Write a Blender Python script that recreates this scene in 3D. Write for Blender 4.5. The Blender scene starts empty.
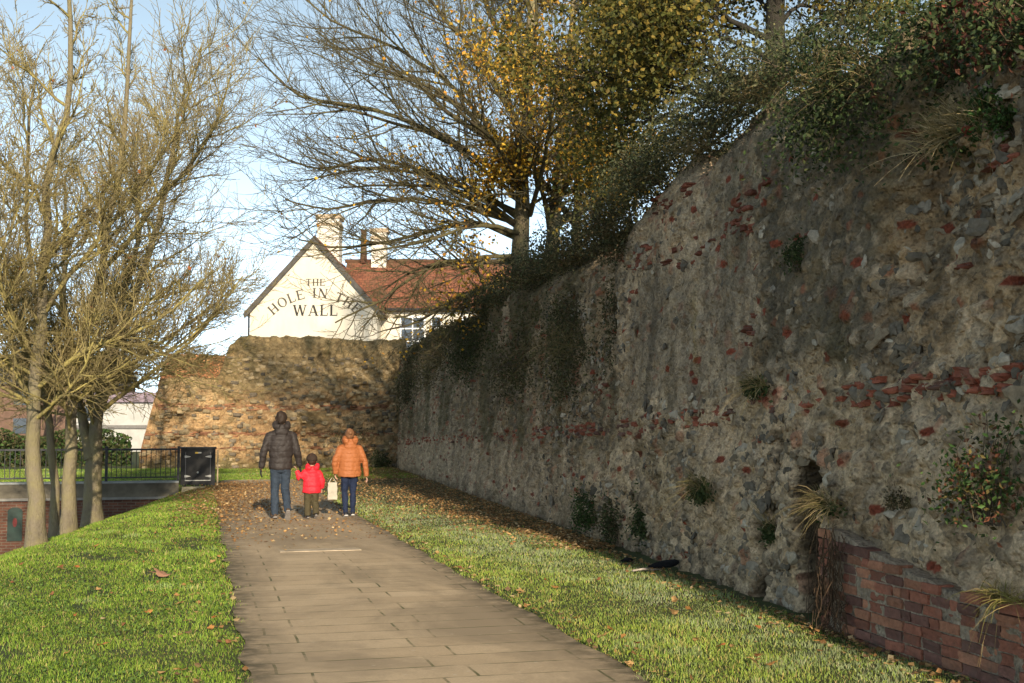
import bpy, bmesh, math, random
import numpy as np
from mathutils import Vector, Matrix, Quaternion
R = math.radians
scene = bpy.context.scene
COL = scene.collection
rng = np.random.default_rng(11)
random.seed(5)

# ------------------------------------------------------------------ linking / tagging
def link(name, data, parent=None):
    o = bpy.data.objects.new(name, data)
    COL.objects.link(o)
    if parent is not None:
        o.parent = parent
    return o

def tag(o, label=None, cat=None, group=None, kind=None):
    if label: o['label'] = label
    if cat: o['category'] = cat
    if group: o['group'] = group
    if kind: o['kind'] = kind
    return o

def thing(name, label, cat, loc=(0, 0, 0), rz=0.0, group=None):
    o = link(name, None)
    o.location = loc
    o.rotation_euler = (0, 0, rz)
    return tag(o, label, cat, group)

def mesh_data(name, V, faces, mat=None, smooth=False, cols=None, attrs=None, fmat=None):
    """V (n,3); faces = list of int arrays (m,k); cols = (n,3) point colours; attrs = {name: (n,)}"""
    me = bpy.data.meshes.new(name)
    V = np.asarray(V, dtype=np.float32)
    faces = [np.asarray(f, dtype=np.int32) for f in faces if len(f)]
    me.vertices.add(len(V))
    me.vertices.foreach_set('co', V.ravel())
    nl = sum(f.size for f in faces); nf = sum(len(f) for f in faces)
    me.loops.add(nl)
    me.loops.foreach_set('vertex_index', np.concatenate([f.ravel() for f in faces]))
    me.polygons.add(nf)
    tot = np.concatenate([np.full(len(f), f.shape[1], np.int32) for f in faces])
    st = np.concatenate([[0], np.cumsum(tot)[:-1]]).astype(np.int32)
    me.polygons.foreach_set('loop_start', st)
    me.polygons.foreach_set('loop_total', tot)
    me.polygons.foreach_set('use_smooth', np.full(nf, bool(smooth)))
    if fmat is not None:
        me.polygons.foreach_set('material_index', np.asarray(fmat, np.int32))
    me.update(calc_edges=True)
    if cols is not None:
        a = me.color_attributes.new('col', 'FLOAT_COLOR', 'POINT')
        c = np.ones((len(V), 4), np.float32); c[:, :3] = cols
        a.data.foreach_set('color', c.ravel())
    if attrs:
        for k, v in attrs.items():
            a = me.attributes.new(k, 'FLOAT', 'POINT')
            a.data.foreach_set('value', np.asarray(v, np.float32))
    if mat is not None:
        for m in (mat if isinstance(mat, (list, tuple)) else [mat]):
            me.materials.append(m)
    me.validate()
    return me

def mobj(name, V, faces, mat, parent=None, **k):
    return link(name, mesh_data(name, V, faces, mat, **k), parent)

class MB:
    """collects boxes / tubes / grids into one mesh"""
    def __init__(s):
        s.V = []; s.Q = []; s.T = []; s.n = 0; s.C = []
    def add(s, V, quads=None, tris=None, col=None):
        V = np.asarray(V, float).reshape(-1, 3)
        if quads is not None and len(quads): s.Q.append(np.asarray(quads, int).reshape(-1, 4) + s.n)
        if tris is not None and len(tris): s.T.append(np.asarray(tris, int).reshape(-1, 3) + s.n)
        s.V.append(V); s.n += len(V)
        c = np.zeros((len(V), 3)) + (0.5 if col is None else np.asarray(col))
        s.C.append(c)
    def box(s, a, b, col=None, M=None):
        x0, y0, z0 = a; x1, y1, z1 = b
        V = np.array([[x0,y0,z0],[x1,y0,z0],[x1,y1,z0],[x0,y1,z0],[x0,y0,z1],[x1,y0,z1],[x1,y1,z1],[x0,y1,z1]], float)
        if M is not None: V = V @ np.array(M.to_3x3()).T + np.array(M.translation)
        s.add(V, [[0,3,2,1],[4,5,6,7],[0,1,5,4],[1,2,6,5],[2,3,7,6],[3,0,4,7]], col=col)
    def prism(s, poly, z0, z1, axis='y', col=None):
        """polygon (list of 2-tuples) extruded along axis"""
        n = len(poly); V = []
        for z in (z0, z1):
            for a, b in poly:
                V.append((a, z, b) if axis == 'y' else ((a, b, z) if axis == 'z' else (z, a, b)))
        q = [[i, (i+1) % n, n+(i+1) % n, n+i] for i in range(n)]
        t = [[0, i+1, i] for i in range(1, n-1)] + [[n, n+i, n+i+1] for i in range(1, n-1)]
        s.add(V, q, t, col)
    def tube(s, pts, rad, sides=8, col=None, caps=True, ell=None):
        V, q, t = tube_arrays(pts, rad, sides, caps)
        s.add(V, q, t, col)
    def build(s, name, mat, parent=None, smooth=False, cols=False):
        V = np.concatenate(s.V)
        F = []
        if s.Q: F.append(np.concatenate(s.Q))
        if s.T: F.append(np.concatenate(s.T))
        return mobj(name, V, F, mat, parent, smooth=smooth, cols=np.concatenate(s.C) if cols else None)

def tube_arrays(pts, rad, sides=8, caps=True):
    P = np.asarray(pts, float); n = len(P)
    rad = np.broadcast_to(np.asarray(rad, float), (n,))
    T = np.gradient(P, axis=0); T /= np.linalg.norm(T, axis=1, keepdims=True) + 1e-9
    up = np.array([0, 0, 1.0]) if abs(T[0, 2]) < 0.9 else np.array([1.0, 0, 0])
    U = np.cross(T, up); U /= np.linalg.norm(U, axis=1, keepdims=True) + 1e-9
    W = np.cross(T, U)
    a = np.linspace(0, 2*np.pi, sides, endpoint=False)
    V = P[:, None, :] + rad[:, None, None]*(np.cos(a)[None, :, None]*U[:, None, :] + np.sin(a)[None, :, None]*W[:, None, :])
    V = V.reshape(-1, 3)
    i = np.arange(n-1)[:, None]*sides; j = np.arange(sides)[None, :]; jn = (j+1) % sides
    q = np.stack([i+j, i+jn, i+sides+jn, i+sides+j], -1).reshape(-1, 4)
    t = []
    if caps:
        V = np.vstack([V, P[0], P[-1]])
        b = n*sides
        t = [[b, (k+1) % sides, k] for k in range(sides)] + [[b+1, (n-1)*sides+k, (n-1)*sides+(k+1) % sides] for k in range(sides)]
    return V, q, t

def tubes_batch(polys, sides):
    """many polylines (pts list, rad list) -> V, quads ; grouped by length, vectorised"""
    by = {}
    for p, r in polys: by.setdefault(len(p), []).append((p, r))
    VV = []; QQ = []; base = 0
    for n, L in by.items():
        P = np.array([l[0] for l in L], float); r = np.array([l[1] for l in L], float)
        T = np.gradient(P, axis=1); T /= np.linalg.norm(T, axis=2, keepdims=True) + 1e-9
        up = np.where(np.abs(T[:, :1, 2:3]) < 0.9, np.array([0, 0, 1.0]), np.array([1.0, 0, 0]))
        U = np.cross(T, np.broadcast_to(up, T.shape)); U /= np.linalg.norm(U, axis=2, keepdims=True) + 1e-9
        W = np.cross(T, U)
        a = np.linspace(0, 2*np.pi, sides, endpoint=False)
        V = P[:, :, None, :] + r[:, :, None, None]*(np.cos(a)[:, None]*U[:, :, None, :] + np.sin(a)[:, None]*W[:, :, None, :])
        m = len(L)
        k = np.arange(m)[:, None, None]*n*sides; i = np.arange(n-1)[None, :, None]*sides; j = np.arange(sides)[None, None, :]; jn = (j+1) % sides
        q = np.stack([k+i+j, k+i+jn, k+i+sides+jn, k+i+sides+j], -1).reshape(-1, 4) + base
        VV.append(V.reshape(-1, 3)); QQ.append(q); base += m*n*sides
    return np.concatenate(VV), np.concatenate(QQ)

# ------------------------------------------------------------------ numpy noise
_tab = np.random.default_rng(3).random((256, 256, 6))
def _h(i, j, k, seed): return _tab[(i*7 + seed*13 + j*31) % 256, (j + seed*57 + i*3) % 256, k]
def vnoise(u, v, seed=0):
    i = np.floor(u).astype(int); j = np.floor(v).astype(int); fu = u-i; fv = v-j
    fu = fu*fu*(3-2*fu); fv = fv*fv*(3-2*fv)
    g = lambda a, b: _h(a, b, 0, seed)
    return (g(i, j)*(1-fu)+g(i+1, j)*fu)*(1-fv) + (g(i, j+1)*(1-fu)+g(i+1, j+1)*fu)*fv
def fbm(u, v, seed=0, oct=4):
    r = 0; a = 0.5; t = 0
    for k in range(oct):
        r = r + a*vnoise(u, v, seed+k*5); t += a; a *= 0.5; u = u*2.03+11.3; v = v*2.03+5.7
    return r/t
def worley(u, v, seed=0, jit=0.85):
    i = np.floor(u).astype(int); j = np.floor(v).astype(int)
    f1 = np.full(u.shape, 9.0); f2 = f1.copy(); ids = np.zeros(u.shape+(3,))
    for di in (-1, 0, 1):
        for dj in (-1, 0, 1):
            a = i+di; b = j+dj
            x = a+0.5+jit*(_h(a, b, 1, seed)-0.5); y = b+0.5+jit*(_h(a, b, 2, seed)-0.5)
            d = np.hypot(u-x, v-y)
            near = d < f1
            f2 = np.where(near, f1, np.minimum(f2, d))
            rid = np.stack([_h(a, b, 3, seed), _h(a, b, 4, seed), _h(a, b, 5, seed)], -1)
            ids = np.where(near[..., None], rid, ids)
            f1 = np.where(near, d, f1)
    return f1, f2, ids
def sstep(a, b, x):
    t = np.clip((x-a)/(b-a), 0, 1); return t*t*(3-2*t)
def grid_quads(nu, nv):
    i = np.arange(nu-1)[:, None]; j = np.arange(nv-1)[None, :]
    a = i*nv+j
    return np.stack([a, a+nv, a+nv+1, a+1], -1).reshape(-1, 4)

# ------------------------------------------------------------------ materials
class NT:
    def __init__(s, name):
        s.m = bpy.data.materials.new(name); s.m.use_nodes = True
        s.t = s.m.node_tree; s.b = s.t.nodes['Principled BSDF']
        s.b.inputs['Specular IOR Level'].default_value = 0.25
    def n(s, ty, ins=None, **k):
        nd = s.t.nodes.new('ShaderNode'+ty)
        for a, v in k.items(): setattr(nd, a, v)
        for a, v in (ins or {}).items():
            if isinstance(v, bpy.types.NodeSocket): s.t.links.new(v, nd.inputs[a])
            else: nd.inputs[a].default_value = v
        return nd
    def l(s, a, b): s.t.links.new(a, b)
    def co(s): return s.n('TexCoord').outputs['Object']
    def noise(s, scale, detail=4, rough=0.6, vec=None, dist=0.0):
        return s.n('TexNoise', {'Vector': vec or s.co(), 'Scale': scale, 'Detail': detail, 'Roughness': rough, 'Distortion': dist}).outputs['Fac']
    def scl(s, x, y, z, vec=None):
        return s.n('Mapping', {'Vector': vec or s.co(), 'Scale': (x, y, z)}).outputs['Vector']
    def ramp(s, fac, stops, interp='LINEAR'):
        r = s.n('ValToRGB', {'Fac': fac}); e = r.color_ramp; e.interpolation = interp
        while len(e.elements) < len(stops): e.elements.new(0.5)
        for el, (p, c) in zip(e.elements, stops):
            el.position = p; el.color = (c, c, c, 1) if isinstance(c, (int, float)) else (*c, 1)
        return r.outputs['Color']
    def mix(s, fac, a, b, mode='MIX'):
        m = s.n('Mix', data_type='RGBA', blend_type=mode)
        for k, v in ((0, fac), (6, a), (7, b)):
            if isinstance(v, bpy.types.NodeSocket): s.l(v, m.inputs[k])
            else: m.inputs[k].default_value = v if k == 0 else ((*v, 1) if len(v) == 3 else v)
        return m.outputs[2]
    def math(s, op, a, b=0.0, clamp=False):
        m = s.n('Math', operation=op); m.use_clamp = clamp
        for k, v in ((0, a), (1, b)):
            if isinstance(v, bpy.types.NodeSocket): s.l(v, m.inputs[k])
            else: m.inputs[k].default_value = v
        return m.outputs[0]
    def attr(s, name): return s.n('Attribute', attribute_name=name)
    def bump(s, h, strength=0.5, dist=0.02):
        b = s.n('Bump', {'Height': h, 'Strength': strength, 'Distance': dist})
        s.l(b.outputs['Normal'], s.b.inputs['Normal'])
    def out(s, color=None, rough=0.85, **k):
        if color is not None:
            if isinstance(color, bpy.types.NodeSocket): s.l(color, s.b.inputs['Base Color'])
            else: s.b.inputs['Base Color'].default_value = (*color, 1)
        if isinstance(rough, bpy.types.NodeSocket): s.l(rough, s.b.inputs['Roughness'])
        else: s.b.inputs['Roughness'].default_value = rough
        for a, v in k.items(): s.b.inputs[a.replace('_', ' ')].default_value = v
        return s.m

def simple(name, c, rough=0.7, var=0.15, scale=8, bump=0.0, bscale=40, **k):
    t = NT(name)
    n = t.noise(scale, 4)
    a = tuple(max(0, x*(1-var)) for x in c); b = tuple(x*(1+var) for x in c)
    col = t.ramp(n, [(0.3, a), (0.7, b)])
    if bump: t.bump(t.noise(bscale, 4), bump, 0.02)
    return t.out(col, rough, **k)

def leafy(name, rough=0.6, trans=0.35, var=0.25):
    """foliage: per-point colour attribute, light comes partly through the leaf"""
    t = NT(name)
    a = t.attr('col').outputs['Color']
    n = t.noise(3.0, 3)
    c = t.mix(1.0, a, t.ramp(n, [(0.3, 1-var), (0.7, 1+var)]), 'MULTIPLY')
    t.out(c, rough)
    tr = t.n('BsdfTranslucent', {'Color': c})
    mx = t.n('MixShader', {0: trans, 1: t.b.outputs[0], 2: tr.outputs[0]})
    t.l(mx.outputs[0], t.t.nodes['Material Output'].inputs['Surface'])
    return t.m
# ------------------------------------------------------------------ camera, sun, sky
YAW, PITCH, EYE = R(14.4), math.atan((427-341.5)/1200), 1.6
cam = bpy.data.cameras.new('camera'); cam.lens = 1200*36/1024; cam.sensor_width = 36; cam.clip_end = 3000; cam.clip_start = 0.05
co = link('camera', cam); co.location = (0, 0, EYE); co.rotation_euler = (R(90)+PITCH, 0, -YAW)
scene.camera = co
SUN_EL, SUN_A = R(17.5), R(-0.3)          # light travels towards (-sin A, +cos A)
sd = Vector((math.sin(SUN_A)*math.cos(SUN_EL), -math.cos(SUN_A)*math.cos(SUN_EL), math.sin(SUN_EL)))   # towards the sun
sun = bpy.data.lights.new('sun', 'SUN'); sun.energy = 2.8; sun.angle = R(0.6); sun.color = (1.0, 0.86, 0.66)
so = link('sun', sun); so.rotation_euler = sd.to_track_quat('Z', 'Y').to_euler(); so.location = (20, -40, 30)
w = bpy.data.worlds.new('World'); scene.world = w; w.use_nodes = True
sky = w.node_tree.nodes.new('ShaderNodeTexSky'); sky.sky_type = 'NISHITA'; sky.sun_disc = False
sky.sun_elevation = SUN_EL; sky.sun_rotation = math.atan2(sd.x, sd.y)
sky.air_density = 0.24; sky.dust_density = 0.12; sky.ozone_density = 0.5; sky.altitude = 50
bg = w.node_tree.nodes['Background']; bg.inputs['Strength'].default_value = 0.15
hs_ = w.node_tree.nodes.new('ShaderNodeHueSaturation'); hs_.inputs['Hue'].default_value = 0.462; hs_.inputs['Saturation'].default_value = 0.58
w.node_tree.links.new(sky.outputs[0], hs_.inputs['Color']); w.node_tree.links.new(hs_.outputs[0], bg.inputs['Color'])
vs = scene.view_settings; vs.view_transform = 'Standard'; vs.look = 'None'; vs.gamma = 1.0; vs.use_curve_mapping = False; vs.exposure = 1.4

def fwd_uv(X, Y):
    """depth and sideways ratio as seen from the path viewpoint, used only to thin out detail with distance"""
    D = X*math.sin(YAW)+Y*math.cos(YAW); S = X*math.cos(YAW)-Y*math.sin(YAW)
    return D, S/np.maximum(D, 0.01)
def wall_x(s): return 4.42+0.0628*s

# ------------------------------------------------------------------ terrain
def crest_x(y): return -0.2-(32.6-np.minimum(y, 32.6))*0.136
def gz(x, y):
    x = np.asarray(x, float); y = np.asarray(y, float)
    t = np.maximum(0, crest_x(y)+0.9-x)
    z = -np.where(t < 2.0, 0.11*t*t, 0.44+0.44*(t-2.0))
    z = np.maximum(z, -2.6)
    z = z*np.where(y > 33.31, 0, 1)
    lump = (fbm(x*0.9, y*0.9, 4, 3)-0.5)*0.05
    onpath = sstep(0.0, 0.35, np.minimum(x-0.1, 3.0-x))*np.where(y < 37, 1, 0)
    edge = sstep(-0.2, 0.25, np.maximum(0.3-x, x-2.76))
    return z+lump*edge+0.012*edge-0.03*onpath

def axis(a, b, near, far, c):
    """coordinates from a to b, spacing grows from near to far away from c"""
    out = [c]; x = c
    while x < b: x += near+(far-near)*min(1, abs(x-c)/60.0); out.append(x)
    x = c
    while x > a: x -= near+(far-near)*min(1, abs(x-c)/60.0); out.insert(0, x)
    return np.array(out)
gx = np.unique(np.concatenate([axis(-30, 12, 0.15, 2.0, 1.0), [-1500, -900, -500, -300, -200, -120, -80, -55, -40, 20, 40, 100, 300, 900, 1500]]))
gy = np.unique(np.concatenate([axis(-14, 60, 0.2, 3.0, 8.0), [33.30, 33.32], [-400, -150, -60, -30, 75, 100, 150, 250, 400, 700, 1200, 2000]]))
GX, GY = np.meshgrid(gx, gy, indexing='ij')
GZ = gz(GX, GY)
t = NT('turf_soil')
n1 = t.noise(0.7, 5); n2 = t.noise(14, 5)
c = t.mix(n2, (0.030, 0.045, 0.012), (0.085, 0.10, 0.030))
c = t.mix(t.ramp(n1, [(0.45, 0.0), (0.7, 0.7)]), c, (0.075, 0.062, 0.035))
t.bump(n2, 0.6, 0.03)
M_turf = t.out(c, 0.95)
tag(mobj('ground', np.stack([GX, GY, GZ], -1).reshape(-1, 3), [grid_quads(len(gx), len(gy))], M_turf, smooth=True), kind='structure')

# path: slabs near, worn tarmac further on, bending off behind the leaves
ys = np.concatenate([np.arange(-6, 20, 0.12), np.arange(20, 37.6, 0.25)])
L = 0.30+0.07*(fbm(ys*2.2, ys*0, 9, 4)-0.5)*2
Rr = 2.75+0.06*(fbm(ys*1.7, ys*0+3, 12, 4)-0.5)*2+np.maximum(0, ys-29)*0.30
L = L+np.maximum(0, ys-34)*0.1
us = np.linspace(0, 1, 14)
PX = L[:, None]+(Rr-L)[:, None]*us[None, :]; PY = np.repeat(ys[:, None], 14, 1)+np.where(ys[:, None] > 35, 0.6*np.sin(us*3)[None, :], 0)
PZ = 0.004+0.006*(fbm(PX*1.5, PY*1.5, 21, 3)-0.5)
t = NT('paving')
co_ = t.co()
wob = t.n('TexNoise', {'Vector': co_, 'Scale': 2.5, 'Detail': 3.0})
vec = t.n('VectorMath', {0: co_, 1: t.n('VectorMath', {0: wob.outputs['Color'], 1: (0.03, 0.03, 0)}, operation='MULTIPLY').outputs[0]}, operation='ADD').outputs[0]
br = t.n('TexBrick', {'Vector': t.n('Mapping', {'Vector': vec, 'Location': (0.30, 0.1, 0)}).outputs[0], 'Color1': (0.0, 0, 0, 1), 'Color2': (1, 1, 1, 1), 'Mortar': (0.5, 0.5, 0.5, 1), 'Scale': 1.0, 'Mortar Size': 0.012, 'Mortar Smooth': 0.4, 'Brick Width': 1.03, 'Row Height': 0.37}, offset=0.22, offset_frequency=2)
sep = t.n('SeparateXYZ', {0: co_}).outputs
near = t.ramp(t.math('DIVIDE', t.math('ADD', sep[1], t.math('MULTIPLY', t.noise(1.2, 3), 3.0)), 40.0), [(0.40, 1.0), (0.47, 0.0)])
n = t.noise(1.1, 6, 0.65); nf = t.noise(60, 4, 0.7); nm = t.noise(6, 5, 0.6)
slab = t.mix(br.outputs['Color'], (0.50, 0.37, 0.23), (0.57, 0.43, 0.275))
slab = t.mix(t.ramp(n, [(0.35, 0), (0.68, 0.55)]), slab, (0.37, 0.28, 0.175))
tar = t.mix(nf, (0.35, 0.265, 0.17), (0.56, 0.43, 0.28))
tar = t.mix(t.ramp(nm, [(0.4, 0), (0.7, 0.5)]), tar, (0.38, 0.275, 0.16))
base = t.mix(near, tar, slab)
base = t.mix(t.ramp(nf, [(0.2, 0.35), (0.55, 0.0)]), base, (0.16, 0.125, 0.085))
moss = t.math('MULTIPLY', t.math('MULTIPLY', br.outputs['Fac'], near), t.ramp(t.noise(3.3, 4), [(0.40, 0.15), (0.60, 1.0)]))
mcol = t.mix(nm, (0.13, 0.10, 0.06), (0.13, 0.14, 0.045))
stain = t.ramp(t.noise(0.55, 6, 0.7, t.scl(1, 0.6, 1), 0.6), [(0.44, 0.0), (0.60, 0.8)])
base = t.mix(stain, base, (0.27, 0.205, 0.13))
spot = t.n('TexVoronoi', {'Vector': co_, 'Scale': 5.0})
base = t.mix(t.ramp(spot.outputs['Distance'], [(0.03, 0.5), (0.10, 0.0)]), base, (0.55, 0.47, 0.36))
base = t.mix(moss, base, mcol)
edge = t.attr('edge').outputs['Fac']
base = t.mix(t.math('MULTIPLY', edge, t.ramp(nm, [(0.35, 0.2), (0.6, 1)])), base, (0.075, 0.062, 0.035))
h = t.math('SUBTRACT', t.math('MULTIPLY', nf, 0.35), t.math('MULTIPLY', moss, 0.6))
t.bump(h, 0.5, 0.012)
M_path = t.out(base, 0.85)
ed = np.repeat((np.clip(1-np.minimum(us, 1-us)/0.15, 0, 1)**1.2)[None, :], len(ys), 0).ravel()
tag(mobj('path', np.stack([PX, PY, PZ], -1).reshape(-1, 3), [grid_quads(len(ys), 14)[:, ::-1]], M_path, smooth=True, attrs={'edge': ed}), kind='structure')
# pale stone strip across the path
mb = MB(); mb.box((0.98, 15.72, -0.05), (2.02, 16.0, 0.012))
tag(mb.build('path_strip', simple('strip_stone', (0.44, 0.355, 0.25), 0.9, 0.35, 5, 0.3)), kind='structure')
# small concrete pad beside the cabinet
mb = MB(); mb.box((-0.52, 33.12, -0.4), (0.62, 34.3, 0.02))
M_conc = simple('old_concrete', (0.21, 0.185, 0.125), 0.9, 0.4, 3, 0.4, 30)
tag(mb.build('pavement_pad', M_conc), kind='structure')

# upper ground held back by the wall
tx = np.array([0.75, 1.3, 2.2, 3.5, 6, 10, 20, 45, 90]); ty = np.concatenate([[-14, -13.6], np.arange(-13, 49, 1.2), [52, 60, 70, 90, 130]])
TX = np.zeros((len(ty), len(tx))); TY = np.repeat(ty[:, None], len(tx), 1)
TX = wall_x(np.minimum(TY, 47))+tx[None, :]
TZ = 4.75+0.35*(fbm(TX*0.4, TY*0.4, 31, 3)-0.5)-0.5*sstep(9, 40, TY)-2.6*(1-sstep(0.5, 4.5, TY))
TZ = np.where(TY < -13.8, -0.1, TZ)
t = NT('upper_turf'); n2 = t.noise(6, 5)
M_upper = t.out(t.mix(n2, (0.035, 0.045, 0.014), (0.11, 0.10, 0.045)), 0.95)
tag(mobj('upper_bank', np.stack([TX, TY, TZ], -1).reshape(-1, 3), [grid_quads(len(ty), len(tx))[:, ::-1]], M_upper, smooth=True), kind='structure')
# ground behind the cross wall
bx = np.linspace(-1.5, 9, 8); by = np.array([48.6, 50, 54, 60, 75, 100.])
BX, BY = np.meshgrid(bx, by, indexing='ij'); BZ = 3.0+BX*0.1+0*BY
BZ = np.where(BX < -1.4, -0.1, BZ)
tag(mobj('rear_bank', np.stack([BX, BY, BZ], -1).reshape(-1, 3), [grid_quads(8, 6)], M_upper, smooth=True), kind='structure')
# ------------------------------------------------------------------ ancient wall along the path
def course1(s): return np.interp(s, [4, 6.3, 7.8, 10, 14.2, 19.8, 30, 47.6], [1.93, 1.91, 1.87, 1.78, 1.62, 1.50, 1.30, 1.0])
def course2(s): return np.interp(s, [4, 8, 10.8, 12.3, 15, 20, 30, 47.6], [4.2, 4.0, 3.74, 3.45, 3.35, 3.1, 2.7, 2.2])
def wall_H(s): return np.interp(s, [-14, 0.5, 4.6, 6, 8, 9.4, 11.3, 13.3, 15, 18.6, 24, 32, 44, 48], [1.6, 2.1, 4.7, 4.8, 4.75, 4.55, 4.8, 4.75, 4.5, 4.4, 4.55, 4.55, 4.75, 4.9])+0.25*(fbm(np.asarray(s)*0.9, np.asarray(s)*0, 77, 3)-0.5)*2

def wall_zones(s, z):
    wb = 0.28*(fbm(s*1.3, z*1.3, 41, 4)-0.5)*2+0.12*(fbm(s*5, z*5, 43, 3)-0.5)*2
    S = s+wb*1.3; Z = z+wb
    k = lambda a, b, x: sstep(a, b, x)
    A = k(10.55, 10.75, S)*(1-k(14.6, 15.4, S))*k(1.75, 1.95, Z)*(1-k(3.3, 3.7, Z)*k(11.5, 13, S)*0.6)
    B = k(8.05, 8.45, S)*(1-k(10.45, 10.65, S))*k(2.05, 2.25, Z)
    C = (1-k(8.05, 8.45, S))*k(2.0, 2.2, Z)
    E = k(15.0, 15.8, S)*k(0.9, 1.5, Z)
    E2 = k(15.0, 18.0, S)*(1-k(0.9, 1.5, Z))
    return A, B, C, E, E2

def wall_disp(s, z):
    """outward relief in metres, base colour and weights"""
    A, B, C, E, E2 = wall_zones(s, z)
    D = np.clip(1-A-B-C-E-E2, 0, 1)
    big = fbm(s*0.45, z*0.6, 50, 4)-0.5
    mid = fbm(s*1.7, z*1.7, 51, 4)-0.5
    fin = fbm(s*7, z*7, 52, 4)-0.5
    f1, f2, idn = worley(s*5.2+mid*0.8, z*6.2+fin*0.4, 7)
    g1, g2, idg = worley(s*11+mid*1.6, z*12+fin, 9)
    st = sstep(0.05, 0.28, f2-f1); sg = sstep(0.04, 0.3, g2-g1)
    pres = (idn[..., 0] > 0.42)*st; presg = (idg[..., 0] > 0.5)*sg
    amp = 0.40*A+0.45*B+1.0*C+0.8*D+0.9*E+0.6*E2
    d = 0.16*big+0.13*mid+0.085*fin*(0.7+amp)+0.040*(fbm(s*19, z*19, 53, 3)-0.5)+amp*(0.036*pres+0.020*presg)
    d = d+0.07*A+0.13*B+0.02*C-0.02*E
    # ledge under the facing, hollow and slits near the ground
    d = d+0.09*D*sstep(0.2, 0.9, z)
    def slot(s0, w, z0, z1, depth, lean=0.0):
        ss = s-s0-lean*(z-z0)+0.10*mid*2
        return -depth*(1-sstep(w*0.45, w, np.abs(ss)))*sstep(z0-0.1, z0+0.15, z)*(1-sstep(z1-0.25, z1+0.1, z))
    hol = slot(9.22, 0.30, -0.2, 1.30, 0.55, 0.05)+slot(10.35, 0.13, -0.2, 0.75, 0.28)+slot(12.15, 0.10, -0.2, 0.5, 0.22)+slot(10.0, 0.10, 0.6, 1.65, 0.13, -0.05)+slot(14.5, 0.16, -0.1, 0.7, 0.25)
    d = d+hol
    # crumbling bays high on the near wall
    d = d-0.25*sstep(0.05, 0.25, mid+0.4*big)*(C+0.5*E)*sstep(2.2, 3.0, z)
    # colours
    def c(*v): return np.array(v)[None, None, :]
    m1 = sstep(0.30, 0.72, fbm(s*2.3, z*1.1, 60, 5))[..., None]
    mort = c(0.58, 0.50, 0.385)*(1-m1)+c(0.38, 0.33, 0.25)*m1
    rend = c(0.29, 0.26, 0.21)*(1-m1)+c(0.17, 0.157, 0.13)*m1
    dark = c(0.130, 0.120, 0.094)*(1-m1)+c(0.074, 0.069, 0.053)*m1
    brown = c(0.40, 0.32, 0.215)*(1-m1)+c(0.24, 0.195, 0.135)*m1
    far = c(0.30, 0.26, 0.20)*(1-m1)+c(0.16, 0.145, 0.10)*m1
    W = lambda x: x[..., None]
    col = (W(A)*rend+W(B)*dark+W(C)*brown+W(D)*mort+W(E)*far+W(E2)*(0.75*mort))/np.maximum(W(A+B+C+D+E+E2), 0.01)
    def stone_col(ids):
        r = ids[..., 1:2]; v = 0.75+0.5*ids[..., 2:3]
        cc = np.where(r < 0.40, c(0.10, 0.094, 0.082), np.where(r < 0.68, c(0.21, 0.165, 0.105), np.where(r < 0.93, c(0.30, 0.27, 0.22), c(0.20, 0.062, 0.035))))
        return cc*v
    pa = np.clip(pres*(0.35*A+0.4*B+0.65*C+0.60*D+0.6*E+0.45*E2), 0, 1)[..., None]
    ga = np.clip(presg*(0.40*A+0.45*B+0.7*C+0.60*D+0.6*E+0.4*E2), 0, 1)[..., None]
    col = col*(1-ga)+stone_col(idg)*ga
    col = col*(1-pa)+stone_col(idn)*pa
    # red tile fragments scattered in the rubble
    h1, h2, idh = worley(s*3.1, z*6.5, 15)
    tile = ((idh[..., 0] > 0.90)*(h1 < 0.25)*sstep(0.02, 0.1, h2-h1))[..., None]
    col = col*(1-tile)+c(0.17, 0.050, 0.032)*tile
    # streaks and growth with a shape of their own; shade painted into the hollows
    stk = sstep(0.55, 0.80, fbm(s*6, z*1.1, 70, 5))[..., None]
    col = col*(1-0.35*stk)
    gr = (sstep(0.56-0.12*E, 0.74-0.10*E, fbm(s*0.9, z*0.5+2, 71, 5))*(0.35+0.65*np.clip(E+0.7*B+0.3*C, 0, 1)))[..., None]
    col = col*(1-0.65*gr)+c(0.052, 0.052, 0.022)*0.65*gr
    hol_shade = (sstep(0.01, 0.12, -hol))[..., None]  # recess faces painted dark to stand for overhang shade and earth
    col = col*(1-0.9*hol_shade)+c(0.030, 0.024, 0.016)*0.9*hol_shade
    lich = sstep(0.0, 0.10, 0.10-np.abs(s-12.25-0.05*np.sin(z*3)))*sstep(2.1, 2.5, z)*(1-sstep(2.9, 3.3, z))
    col = col*(1-0.35*lich[..., None])+c(0.17, 0.14, 0.03)*0.35*lich[..., None]
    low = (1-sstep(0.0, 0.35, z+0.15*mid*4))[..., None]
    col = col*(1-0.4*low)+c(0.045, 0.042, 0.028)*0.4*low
    vs_ = 1.02+0.60*fbm(s*9, z*2.2, 73, 4)[..., None]
    col = col*vs_*np.array([1.12, 0.955, 0.785])
    col = col*np.minimum(1.0, 0.56/np.maximum(col.max(-1, keepdims=True), 1e-4))
    return d, np.maximum(col, 0.012), amp

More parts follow.
